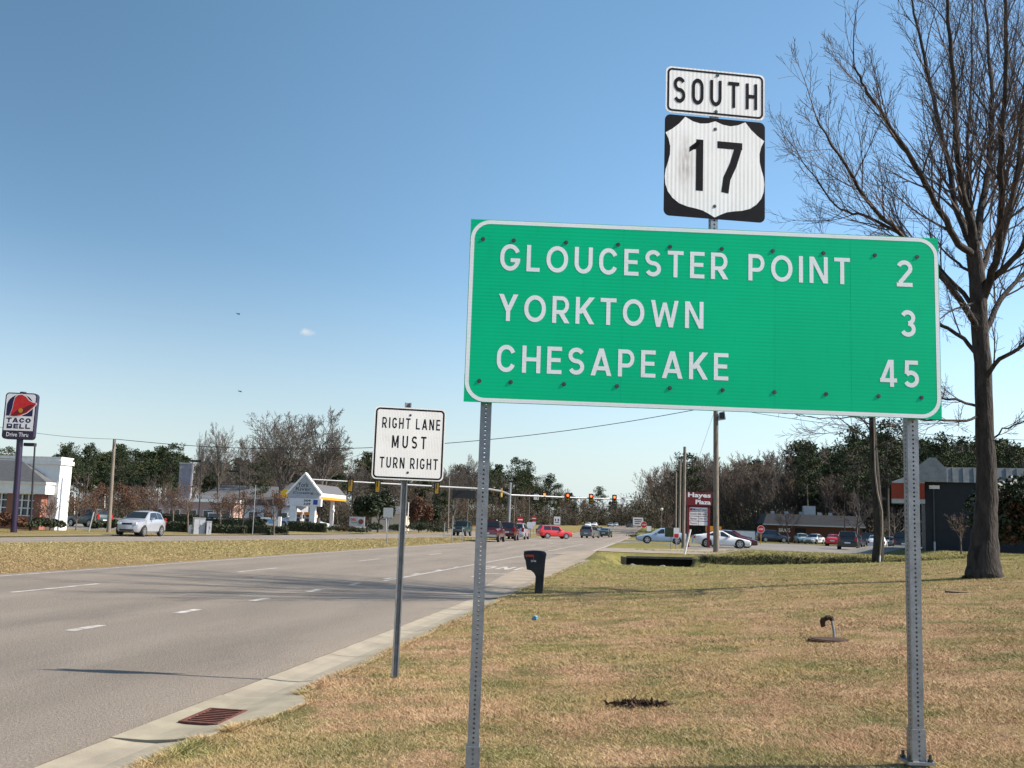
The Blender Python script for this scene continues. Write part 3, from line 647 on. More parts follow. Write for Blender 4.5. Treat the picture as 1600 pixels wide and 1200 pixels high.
def route_marker():
    p = A(1116.5, 345, 6.02); r = sign_frame('route_marker', 'black and white route 17 shield below a white SOUTH plate, above the green sign', 'route sign', p, YAW+rad(8))
    s = .64; cz = A(1114, 263, 6.02).z; zs = A(1118, 146, 6.02).z
    pl = MB().prism(rrect(-s/2, s/2, cz-s/2, cz+s/2, .036), 0, .003).build('shield_plate', MT['blackink'], r)
    MB().prism(shield_outline(0, cz, s), -.0009, -.0002).build('shield', MT['whiteribV'], pl)
    letters('17', -.163, .173, cz-.150, .325, .150, .53, .30, y=-.0017).build('numerals', MT['blackink'], pl, fix=False)
    bolt(pl, 0, cz+.25, -.0015, .008); bolt(pl, 0, cz-.24, -.0015, .008)
    w, h = .635, .297
    dp = MB().prism(rrect(-w/2, w/2, zs-h/2, zs+h/2, .034), 0, .003).build('direction_plate', MT['whiteribV'], r)
    ring(rrect(-w/2+.010, w/2-.010, zs-h/2+.010, zs+h/2-.010, .030), rrect(-w/2+.022, w/2-.022, zs-h/2+.022, zs+h/2-.022, .020), -.001).build('border', MT['blackink'], dp)
    letters('SOUTH', -.267, .269, zs-.083, .168, .150, .58, .33, y=-.0017).build('lettering', MT['blackink'], dp, fix=False)
    bolt(dp, .012, zs+.118, -.0015, .008); bolt(dp, .004, zs-.118, -.0015, .008)
    perforated(-.022, .022, .004, .048, 3.0, zs+h/2-.03).build('post', MT['galv'], r, fix=False)
route_marker()
def lane_sign():
    d = 10.25; b = G(617, 1062, d); r = sign_frame('lane_sign', 'white RIGHT LANE MUST TURN RIGHT sign on a single steel post by the kerb', 'road sign', b, YAW+rad(11))
    zt = A(638, 637, d).z; zb = A(633, 750, d).z; w = .715; top = A(638, 629, d).z; zc = (zt+zb)/2; h = zt-zb; x0 = .028
    pl = MB().prism(rrect(x0-w/2, x0+w/2, zb, zt, .045), 0, .003).build('panel', MT['whiteribS'], r)
    ring(rrect(x0-w/2+.012, x0+w/2-.012, zb+.012, zt-.012, .04), rrect(x0-w/2+.028, x0+w/2-.028, zb+.028, zt-.028, .026), -.001).build('border', MT['blackink'], pl)
    for s, a, bb, v, cap, gp in (('RIGHT LANE', -.278, .305, .175, .108, .28), ('MUST', -.172, .172, .353, .125, .42), ('TURN RIGHT', -.283, .297, .572, .108, .28)):
        letters(s, x0+a, x0+bb, zt-v-cap+.068, cap, .155, .60, gp, y=-.0007).build('lettering', MT['blackink'], pl, fix=False)
    bolt(pl, x0, zt-.075, -.001, .009); bolt(pl, x0, zb+.075, -.001, .009)
    # U-channel post leaning a touch
    mb = MB(); prof = [(-.033, .010), (-.022, .010), (-.014, .040), (.014, .040), (.022, .010), (.033, .010), (.033, .014), (.025, .014), (.017, .044), (-.017, .044), (-.025, .014), (-.033, .014)]
    mb.prism(prof, b.z-.1, top, 2); mb.build('post', MT['galvd'], r)
lane_sign()
def mailbox():
    d = 23.4; b = G(839.5, 925, d); r = T('mailbox', 'black plastic mailbox on its post at the lawn edge beside the road', 'mailbox', b, YAW)
    S = d/1600.
    def prof(k): return [(x*S, z*S) for x, z in k]
    out = prof([(-22.5, 63.5), (-21.5, 58), (-19.5, 49), (-17.2, 36), (-11, 35), (-6, 31), (-3.5, 26), (9.6, 30), (10.4, 45), (11.4, 57), (12, 62), (9, 64.3), (3, 65.2), (-6, 65.4), (-15, 64.8)])
    mb = MB(); n = len(out); ys = np.linspace(-.105, .105, 9)
    for y in ys:
        for x, z in out: mb.v.append((x, y, z - (.075*(abs(y)/.105)**2.4 if z > 57*S else 0)))
    for i in range(len(ys)-1):
        for k in range(n): mb.f.append((i*n+k, i*n+(k+1) % n, (i+1)*n+(k+1) % n, (i+1)*n+k))
    mb.f.append(tuple(range(n))); mb.f.append(tuple((len(ys)-1)*n+k for k in reversed(range(n))))
    mb.build('box', MT['mailbox'], r, smooth=.6)
    MB().prism([(x*S, z*S) for x, z in ((-3.2, 27.5), (-3.6, 12), (-4.2, -2), (7.6, -2), (8.6, 12), (9.5, 30.5))], -.07, .07).build('post', MT['mailbox'], r, smooth=.5)
    MB().prism([(x*S, z*S) for x, z in ((-22.2, 57.5), (-22, 63), (-19.2, 58), (-17.2, 49.5), (-18.2, 49.5), (-20.4, 57.0))], -.1065, -.1055).build('door_edge', MT['trim'], r)
    MB().box(-20*S, -7.5*S, -.117, -.109, 55.5*S, 58.7*S).box(-8*S, -7*S, -.117, -.107, 49.5*S, 58.7*S).build('flag', M('mailbox_flag_red', (.42, .05, .03), (.33, .04, .025), 9, .5), r)
    q = font_mesh('house_number', '2296', 8.2*S, MT['signwhite'], r, (-11.6*S, -.1075, 47.8*S), bold=.02, height=3.0*S)
mailbox()
# storm drain grate
def grate():
    r = T('drain_grate', 'rusty red slotted storm drain grate set in the concrete apron', 'drain grate', (-3.385, 7.91, .026), rad(1.0)); r.rotation_euler[1] = -.075
    x0, x1, y0, y1 = -.185, .195, -.30, .30
    f = MB(); t = .03
    for a in ((x0, x1, y0, y0+t), (x0, x1, y1-t, y1), (x0, x0+t, y0+t, y1-t), (x1-t, x1, y0+t, y1-t)): f.box(a[0], a[1], a[2], a[3], -.02, .012)
    f.build('frame', MT['rust'], r)
    mb = MB(); n = 8
    for k in range(n):
        y = y0+t+(y1-y0-2*t)*(k+.5)/n - .0
        mb.add([(x0+t-.002, y-.016, .006), (x1-t+.002, y-.016, .006), (x1-t+.002, y+.012, .006), (x0+t-.002, y+.012, .006),
                (x0+t-.002, y-.016, -.02), (x1-t+.002, y-.016, -.02), (x1-t+.002, y+.012, -.02), (x0+t-.002, y+.012, -.02)],
               [(0, 1, 2, 3), (7, 6, 5, 4), (0, 4, 5, 1), (1, 5, 6, 2), (2, 6, 7, 3), (3, 7, 4, 0)])
    mb.build('bars', MT['rust'], r)
    MB().box(x0+.005, x1-.005, y0+.005, y1-.005, -.019, -.012).build('pit_shade', M('painted_pit_shade', (.004, .004, .004), (.004, .004, .004), 5, 1.), r)  # shallow black plate; the shade of a deep pit is painted on
    for ch in r.children:
        for v in ch.data.vertices: v.co.y -= v.co.x*.42
grate()
def lawn_bits():
    p = GI(1304, 996); S = dep(p)/1600.
    r = T('bent_pipe', 'rusty bent pipe standing out of the lawn behind the right sign post', 'pipe', p, YAW)
    MB().tube([(0, 0, -.05), (-1*S, 0, 10*S), (-4.5*S, 0, 27*S)], .016, 8).build('riser', MT['galv'], r, smooth=.6)
    mb = MB(); mb.tube([(-3.5*S, 0, 25*S), (-4.8*S, 0, 29*S), (-8*S, 0, 30*S), (-11*S, 0, 29*S), (-13*S, .02, 27*S), (-16*S, .02, 26*S), (-17.6*S, .02, 23*S), (-17*S, .02, 18*S), (-16*S, .02, 15.5*S)], [.026, .032, .027, .031, .026, .035, .035, .028, .033], 8)
    mb.build('elbow', MT['rustd'], r, smooth=.6)
    p = GI(1297, 1001); r = tag(MB().tube([(0, 0, .0), (0, 0, .028)], .25, 20).tube([(0, 0, .028), (0, 0, .036)], .21, 20).build('well_lid', MT['rustd']), 'flat rusty lid lying in the grass at the foot of the bent pipe', 'lid'); r.location = (p.x, p.y, p.z-.015)
    p = GI(835, 972); mb = MB(); rr = random.Random(4)
    mb.add([(rr.uniform(-.06, .06), rr.uniform(-.05, .05), rr.uniform(.0, .10)) for _ in range(14)], [tuple(rr.sample(range(14), 3)) for _ in range(26)])
    o = tag(mb.build('litter', MT['blue'], fix=False), 'crumpled blue scrap of litter lying on the lawn below the mailbox', 'litter'); o.location = (p.x, p.y, p.z+.01)
    p = GI(1005, 1103); g = np.random.default_rng(3); n = 700
    q = np.stack([g.normal(0, .10, n), g.normal(0, .045, n), np.abs(g.normal(0, .012, n))], -1); d = g.normal(0, .022, (n, 3)); e = g.normal(0, .014, (n, 3))
    V = np.stack([q-d, q+d, q+e], 1).reshape(-1, 3); o = npmesh('dead_tuft', V, np.arange(3*n).reshape(-1, 3), [MT['rustd'], MT['hedge']], midx=(g.uniform(0, 1, n) < .22).astype(int))
    tag(o, 'dark dead tuft of leaves in the open lawn between the two sign posts', 'plant'); o.location = p
    for px, py, lab in ((1500, 925, 'small bare patch of earth under the big bare tree'),):
        p = GI(px, py)
        o = MB(); o.tube([(0, 0, -.02), (0, 0, .012)], .25, 12); struct(o.build('bare_earth', MT['dirt'])).location = p
lawn_bits()
# ================================================================== TREES
class Segs:
    def __init__(s): s.a = []
    def add(s, p, q, r0, r1, lev): s.a.append((p[0], p[1], p[2], q[0], q[1], q[2], r0, r1, lev))
    def arr(s): return np.array(s.a)
def tubes(S, n):
    P, Q, r0, r1 = S[:, 0:3], S[:, 3:6], S[:, 6], S[:, 7]
    d = Q-P; d /= (np.linalg.norm(d, axis=1, keepdims=True)+1e-9)
    ref = np.where(np.abs(d[:, 2:3]) > .9, np.array([[1., 0, 0]]), np.array([[0, 0, 1.]]))
    a = np.cross(d, ref); a /= (np.linalg.norm(a, axis=1, keepdims=True)+1e-9); b = np.cross(d, a)
    k = np.arange(n)*2*np.pi/n; cs = np.cos(k)[None, :, None]; sn = np.sin(k)[None, :, None]
    o = a[:, None]*cs + b[:, None]*sn
    V = np.concatenate([P[:, None]+o*r0[:, None, None], Q[:, None]+o*r1[:, None, None]], 1)
    m = len(S); base = (np.arange(m)*2*n)[:, None]; i = np.arange(n)[None, :]; j = (i+1) % n
    F = np.stack([base+i, base+j, base+n+j, base+n+i], -1).reshape(-1, 4); return V.reshape(-1, 3), F
def joinVF(L):
    Vs, Fs, o = [], [], 0
    for V, F in L:
        Vs.append(V); Fs.append(F+o); o += len(V)
    return np.concatenate(Vs), np.concatenate(Fs)
def rot_away(d, ang, az):
    d = d/np.linalg.norm(d); ref = np.array([1., 0, 0]) if abs(d[2]) > .9 else np.array([0, 0, 1.])
    a = np.cross(d, ref); a /= np.linalg.norm(a); b = np.cross(d, a)
    return d*math.cos(ang) + (a*math.cos(az)+b*math.sin(az))*math.sin(ang)
def grow(S, R, p, d, L, r, lev, P):
    ns = P['ns'][lev]; st = L/ns; pts = [np.array(p, float)]; rs = [r]; d = np.array(d, float); ds = []
    for i in range(ns):
        d = d + R.normal(0, P['wob'][lev], 3) + np.array([0, 0, P['up'][lev]]); d /= np.linalg.norm(d)
        q = pts[-1]+d*st; r2 = max(r*(1-(1-P['tip'][lev])*(i+1)/ns), P['rmin']); S.add(pts[-1], q, rs[-1], r2, lev); pts.append(q); rs.append(r2); ds.append(d)
    if lev < P['max']:
        n = P['kids'][lev]; n = max(1, int(round(n*R.uniform(.75, 1.25))))
        az = R.uniform(0, 6.28)
        for k in range(n):
            t = P['t0'][lev] + (1-P['t0'][lev])*(k+R.uniform(.2, .8))/n; f = t*ns; i = min(int(f), ns-1); u = f-i
            q = pts[i]*(1-u)+pts[i+1]*u; az += 2.4+R.normal(0, .4)
            c = rot_away(ds[i], P['ang'][lev]*R.uniform(.7, 1.3), az)
            grow(S, R, q, c, L*P['len'][lev]*(1-.55*t)*R.uniform(.7, 1.25), max((rs[i]*(1-u)+rs[i+1]*u)*P['rr'][lev], P['rmin']), lev+1, P)
def bare_tree_arrays(seed, h=15., spread=.55, r=.26, fork=.28, kids=(13, 10, 8, 4), rmin=.014, up=.05):
    R = np.random.default_rng(seed); S = Segs()
    P = dict(ns=(7, 6, 5, 4, 2), wob=(.05, .09, .12, .14, .15), up=(.03, up, up*1.1, up, .04), tip=(.25, .2, .25, .3, .5), rmin=rmin, max=4,
             kids=kids, t0=(fork, .22, .2, .15), ang=(spread, .60, .62, .65), len=(.92, .60, .52, .5), rr=(.60, .52, .55, .6))
    grow(S, R, (0, 0, -.1), (0, 0, 1), h*.92, r, 0, P); a = S.arr(); a[:, 2] *= 1; return a
def pine_arrays(seed, h=17., r=.22, c0=.45, wid=.2, leafn=34, tri=(.62, .17)):
    R = np.random.default_rng(seed); S = Segs(); n = 8; p = np.zeros(3); lean = R.normal(0, .01, 2); pts = [p]
    for i in range(n):
        q = pts[-1]+np.array([lean[0]*h/n+R.normal(0, .05), lean[1]*h/n+R.normal(0, .05), h*.96/n]); S.add(pts[-1], q, r*(1-.85*i/n), r*(1-.85*(i+1)/n), 0); pts.append(q)
    pts = np.array(pts); C = []
    z = c0
    while z < 1.0:
        prof = (math.sin(min(1, (1.03-z)/(1.03-c0)*1.15)*math.pi*.62))**.8*wid*h*R.uniform(.6, 1.25)+.3
        for k in range(R.integers(2, 4)):
            az = R.uniform(0, 6.28); b = np.array([np.interp(z*h, pts[:, 2], pts[:, 0]), np.interp(z*h, pts[:, 2], pts[:, 1]), z*h*.96]); d = np.array([math.cos(az), math.sin(az), R.uniform(.05, .5)])
            L = prof*R.uniform(.6, 1.1); e = b+d*L; S.add(b, e, r*.22, r*.07, 1)
            for t in np.linspace(.45, 1, max(2, int(L/.75))): C.append((b+d*L*t+R.normal(0, .22, 3), .45+.25*R.uniform()+.1*prof/3))
        z += R.uniform(.018, .05)
    C.append((pts[-1]+np.array([0, 0, .2]), .5))
    T_ = []
    for c, s in C:
        u = R.normal(0, 1, (leafn, 3)); u /= np.linalg.norm(u, axis=1, keepdims=True); u[:, 2] = u[:, 2]*.62+.18
        q = c+u*s*R.uniform(.35, 1.15, (leafn, 1)); dv = u*tri[0]*.5+R.normal(0, .08, (leafn, 3)); sd = np.cross(u, R.normal(0, 1, (leafn, 3))); sd /= (np.linalg.norm(sd, axis=1, keepdims=True)+1e-6); sd *= tri[1]
        T_.append(np.stack([q-sd, q+sd, q+dv], 1))
    return S.arr(), np.concatenate(T_).reshape(-1, 3)
def leaf_cloud(seed, n, rx, ry, rz, size, lump=.35, flat=0.):
    "leaves spread through a lumpy volume"
    R = np.random.default_rng(seed); k = 14; cen = R.normal(0, .45, (k, 3)); cen[:, 2] = np.abs(cen[:, 2])*.8 if not flat else cen[:, 2]
    c = cen[R.integers(0, k, n)]; u = R.normal(0, 1, (n, 3)); u /= np.linalg.norm(u, axis=1, keepdims=True); rr_ = R.uniform(.25, 1, (n, 1))**.5*lump
    q = (c+u*rr_); q = q/np.maximum(1, np.linalg.norm(q, axis=1, keepdims=True)); q = q*np.array([rx, ry, rz]); q[:, 2] += rz*.15
    a = R.normal(0, 1, (n, 3)); a /= np.linalg.norm(a, axis=1, keepdims=True); b = np.cross(a, R.normal(0, 1, (n, 3))); b /= np.linalg.norm(b, axis=1, keepdims=True)
    s = size*R.uniform(.5, 1.3, (n, 1)); return np.stack([q-a*s, q+b*s*.6, q+a*s, q-b*s*.6], 1).reshape(-1, 3)
def tris(V): return np.arange(len(V)).reshape(-1, 3)
def quads(V): return np.arange(len(V)).reshape(-1, 4)
def tree_thing(name, label, cat, loc, parts, rz=0., group=None, scale=1.):
    r = T(name, label, cat, loc, rz, group); r.scale = (scale,)*3
    for nm, V, F, m in parts: npmesh(nm, V, F, [m], r, smooth=(nm == 'trunk'))
    return r
def bare_parts(S, mt, mc, lv=1):
    a = S[S[:, 8] < lv+.0]; b = S[S[:, 8] >= lv]
    V, F = tubes(a, 9); big = b[b[:, 8] <= 1]; sm = b[b[:, 8] > 1]
    L = []
    if len(big): L.append(tubes(big, 6))
    if len(sm): L.append(tubes(sm, 3)) if False else None
    V1, F1 = tubes(big, 4); V2, F2 = tubes(sm, 4)
    return [('trunk', V, F, mt), ('crown',) + joinVF([(V1, F1), (V2, F2)]) + (mc,)]
def big_tree():
    D = 22.5; R = np.random.default_rng(21); S = Segs(); TR = MB(); LI = MB()
    base = G(1537, 885, D)
    def pt(px, py, dd=0.): return np.array(A(px, py, D+dd)) - np.array(base)
    def chain(P, r0, r1, lev, dd0=0., dd1=0.):
        n = len(P); out = []
        for i, (x, y) in enumerate(P): out.append(pt(x, y, dd0+(dd1-dd0)*i/(n-1)))
        # resample smoothly
        out = np.array(out); t = np.linspace(0, n-1, (n-1)*4+1); ii = np.arange(n)
        pts = np.stack([np.interp(t, ii, out[:, k]) for k in range(3)], -1)
        for _ in range(2): pts[1:-1] = (pts[:-2]+2*pts[1:-1]+pts[2:])/4
        pts[1:-1] += R.normal(0, .014, pts[1:-1].shape)
        rs = np.interp(t, ii, r0) if isinstance(r0, list) else np.linspace(r0, r1, len(pts))
        (TR if lev == 0 else LI).tube(pts, list(rs), 14 if lev == 0 else 8)
        return pts, rs
    chain([(1537, 910), (1537, 890), (1540, 820), (1541, 740), (1538, 640), (1533, 540), (1528, 450), (1522, 395)], [.46, .35, .25, .210, .185, .18, .178, .165], 0, 0)
    limbs = [
        ([(1524, 400), (1500, 385), (1470, 330), (1440, 275), (1408, 220), (1375, 175), (1350, 135), (1335, 105)], .15, .03, -3.),
        ([(1522, 395), (1498, 345), (1484, 270), (1462, 170), (1445, 90), (1428, 20), (1418, -40)], .15, .03, 2.),
        ([(1522, 395), (1520, 350), (1502, 305), (1493, 200), (1488, 90), (1478, -20), (1468, -120)], .19, .03, -1.),
        ([(1524, 390), (1534, 320), (1547, 240), (1551, 150), (1542, 40), (1538, -90)], .17, .03, 3.),
        ([(1535, 470), (1556, 410), (1566, 330), (1562, 240), (1574, 120), (1570, -30), (1575, -110)], .17, .03, -3.5),
        ([(1556, 410), (1580, 330), (1594, 230), (1604, 120), (1612, -20), (1625, -120)], .13, .03, 1.),
        ([(1530, 520), (1490, 450), (1440, 400), (1402, 358), (1362, 325), (1335, 280), (1300, 225), (1276, 185)], .13, .022, -4.),
        ([(1529, 490), (1480, 430), (1420, 372), (1350, 335), (1315, 330), (1280, 290), (1245, 235)], .10, .018, 3.),
        ([(1532, 560), (1496, 520), (1440, 495), (1380, 480), (1330, 440), (1300, 400)], .09, .018, 2.),
        ([(1535, 640), (1500, 626), (1470, 622), (1420, 600), (1360, 600)], .06, .012, -1.),
        ([(1532, 650), (1500, 658), (1450, 656), (1390, 650), (1310, 655), (1250, 650)], .055, .010, -3.),
        ([(1530, 430), (1505, 420), (1478, 395), (1455, 365)], .07, .02, 1.),
        ([(1535, 600), (1560, 560), (1600, 540), (1660, 500), (1720, 450)], .10, .02, -2.),
        ([(1535, 530), (1560, 470), (1600, 430), (1660, 360), (1700, 280)], .13, .02, 2.),
        ([(1530, 450), (1570, 420), (1610, 370), (1660, 280), (1690, 150)], .14, .02, -2.),
        ([(1545, 690), (1575, 665), (1610, 655), (1660, 660)], .04, .01, 0.),
        ([(1533, 470), (1500, 480), (1475, 490), (1440, 520)], .05, .012, -1.5),
        ([(1528, 420), (1515, 330), (1512, 220), (1520, 100), (1515, -60)], .13, .02, 4.5),
        ([(1528, 440), (1548, 380), (1585, 300), (1600, 180), (1640, 20)], .13, .02, 5.)]
    P = dict(ns=(6, 6, 6, 5, 3), wob=(.06, .07, .07, .085, .11), up=(.03, .06, .07, .075, .06), tip=(.25, .22, .22, .35, .6), rmin=.0036, max=4,
             kids=(8, 8, 7, 6), t0=(.2, .12, .12, .1), ang=(.5, .42, .46, .55), len=(.8, .62, .55, .55), rr=(.55, .5, .55, .6))
    for Pl, r0, r1, dd in limbs:
        r0, r1 = r0*.58, r1*.62
        pts, rs = chain(Pl, r0, r1, 1, 0., dd); L = np.linalg.norm(np.diff(pts, axis=0), axis=1).sum(); n = int(L*2.0)+4; az = R.uniform(0, 6.28)
        for k in range(n):
            t = .12+.88*(k+R.uniform(0, 1))/n; f = t*(len(pts)-1); i = min(int(f), len(pts)-2); u = f-i; q = pts[i]*(1-u)+pts[i+1]*u; d = pts[i+1]-pts[i]; d /= np.linalg.norm(d); az += 2.4
            c = rot_away(d, R.uniform(.30, .65), az); rr_ = (rs[i]*(1-u)+rs[i+1]*u)*.45
            grow(S, R, q, c, L*.40*(1.12-t*.72)*R.uniform(.5, 1.2), min(max(rr_, .006), .032), 2, P)
        grow(S, R, pts[-1], pts[-1]-pts[-3], 1.6, max(r1, .012), 2, P)
    a = S.arr(); tr = a[a[:, 8] == 0]; li = a[(a[:, 8] == 1)]; tw = a[a[:, 8] > 1]
    r = T('bare_tree', 'big bare tree with thick dark trunk at the right, limbs rising behind green sign', 'tree', base)
    TR.build('trunk', MT['bark'], r, smooth=1.2); LI.build('limbs', MT['bark'], r, smooth=1.2); V2, F2 = tubes(tw, 3)
    npmesh('crown', V2, np.asarray(F2), [MT['twig']], r)
    print('big tree segs', len(a))
big_tree()
# ================================================================== VEHICLES
# stations: x from the nose, z low, z shoulder, z top, half width, half width at top
KIND = {
 'sedan': dict(L=4.6, W=1.78, wb=(.92, 3.62), wr=.33, st=[(0, .38, .52, .56, .62, .55), (.10, .24, .60, .66, .80, .68), (.9, .20, .76, .82, .87, .74), (1.35, .19, .86, .91, .89, .76), (2.15, .19, .90, 1.38, .89, .60), (2.9, .19, .92, 1.42, .89, .61), (3.85, .22, .94, 1.04, .87, .68), (4.45, .30, .90, .97, .80, .66), (4.6, .40, .74, .78, .72, .62)], ws=(3, 4), rw=(5, 6), sg=(3, 6)),
 'coupe': dict(L=4.7, W=1.80, wb=(.95, 3.62), wr=.36, st=[(0, .36, .50, .54, .60, .54), (.12, .22, .60, .66, .80, .68), (.9, .19, .76, .82, .88, .74), (1.40, .18, .86, .92, .90, .76), (2.25, .18, .90, 1.35, .90, .60), (2.85, .18, .93, 1.39, .90, .60), (3.95, .22, .98, 1.06, .88, .70), (4.50, .30, .94, 1.00, .82, .68), (4.7, .42, .76, .80, .72, .62)], ws=(3, 4), rw=(5, 6), sg=(3, 6)),
 'suv': dict(L=4.7, W=1.84, wb=(.95, 3.62), wr=.37, st=[(0, .42, .70, .76, .68, .60), (.10, .34, .84, .92, .84, .72), (1.0, .30, .98, 1.04, .90, .78), (1.35, .30, 1.04, 1.09, .91, .78), (1.95, .30, 1.06, 1.70, .91, .68), (3.2, .30, 1.08, 1.75, .91, .69), (4.25, .32, 1.08, 1.72, .91, .68), (4.62, .36, 1.06, 1.12, .88, .78), (4.7, .44, .84, .88, .82, .74)], ws=(3, 4), rw=(6, 7), sg=(3, 6)),
 'van': dict(L=4.9, W=1.92, wb=(.95, 3.85), wr=.35, st=[(0, .38, .62, .68, .70, .62), (.10, .28, .76, .84, .86, .74), (.75, .24, .96, 1.02, .93, .80), (1.05, .23, 1.04, 1.10, .95, .82), (1.95, .23, 1.08, 1.66, .95, .72), (3.2, .23, 1.10, 1.74, .95, .72), (4.55, .26, 1.10, 1.68, .94, .70), (4.84, .30, 1.06, 1.12, .90, .80), (4.9, .42, .80, .84, .84, .76)], ws=(3, 4), rw=(6, 7), sg=(3, 6)),
 'pickup': dict(L=5.5, W=1.95, wb=(1.0, 4.25), wr=.39, st=[(0, .46, .78, .84, .74, .66), (.10, .36, .94, 1.0, .90, .78), (1.05, .34, 1.06, 1.12, .96, .84), (1.45, .34, 1.12, 1.18, .97, .84), (2.05, .34, 1.14, 1.80, .97, .72), (3.2, .34, 1.14, 1.84, .97, .72), (3.5, .34, 1.13, 1.19, .97, .90), (5.42, .40, 1.12, 1.16, .96, .90), (5.5, .46, 1.0, 1.04, .92, .86)], ws=(3, 4), rw=(5, 6), sg=(3, 6)),
 'retro': dict(L=4.29, W=1.70, wb=(.80, 3.42), wr=.345, st=[(0, .40, .72, .80, .34, .26), (.16, .30, .88, .96, .66, .42), (.55, .24, .95, 1.03, .82, .46), (1.05, .22, 1.0, 1.08, .85, .62), (1.30, .22, 1.03, 1.11, .85, .66), (1.95, .22, 1.05, 1.55, .85, .58), (2.7, .22, 1.07, 1.60, .86, .60), (3.75, .25, 1.06, 1.52, .84, .56), (4.18, .32, .98, 1.06, .78, .66), (4.29, .42, .76, .80, .70, .58)], ws=(4, 5), rw=(7, 8), sg=(4, 7)),
 'jeep': dict(L=4.1, W=1.75, wb=(.75, 3.1), wr=.38, st=[(0, .50, .86, .96, .70, .60), (.05, .44, .98, 1.06, .74, .62), (1.15, .42, 1.06, 1.14, .82, .66), (1.35, .42, 1.10, 1.16, .85, .74), (1.60, .42, 1.12, 1.74, .85, .70), (2.6, .42, 1.12, 1.78, .85, .71), (3.9, .42, 1.12, 1.74, .85, .70), (4.05, .46, 1.08, 1.14, .84, .76), (4.1, .5, .9, .94, .8, .74)], ws=(3, 4), rw=(6, 7), sg=(3, 6)),
}
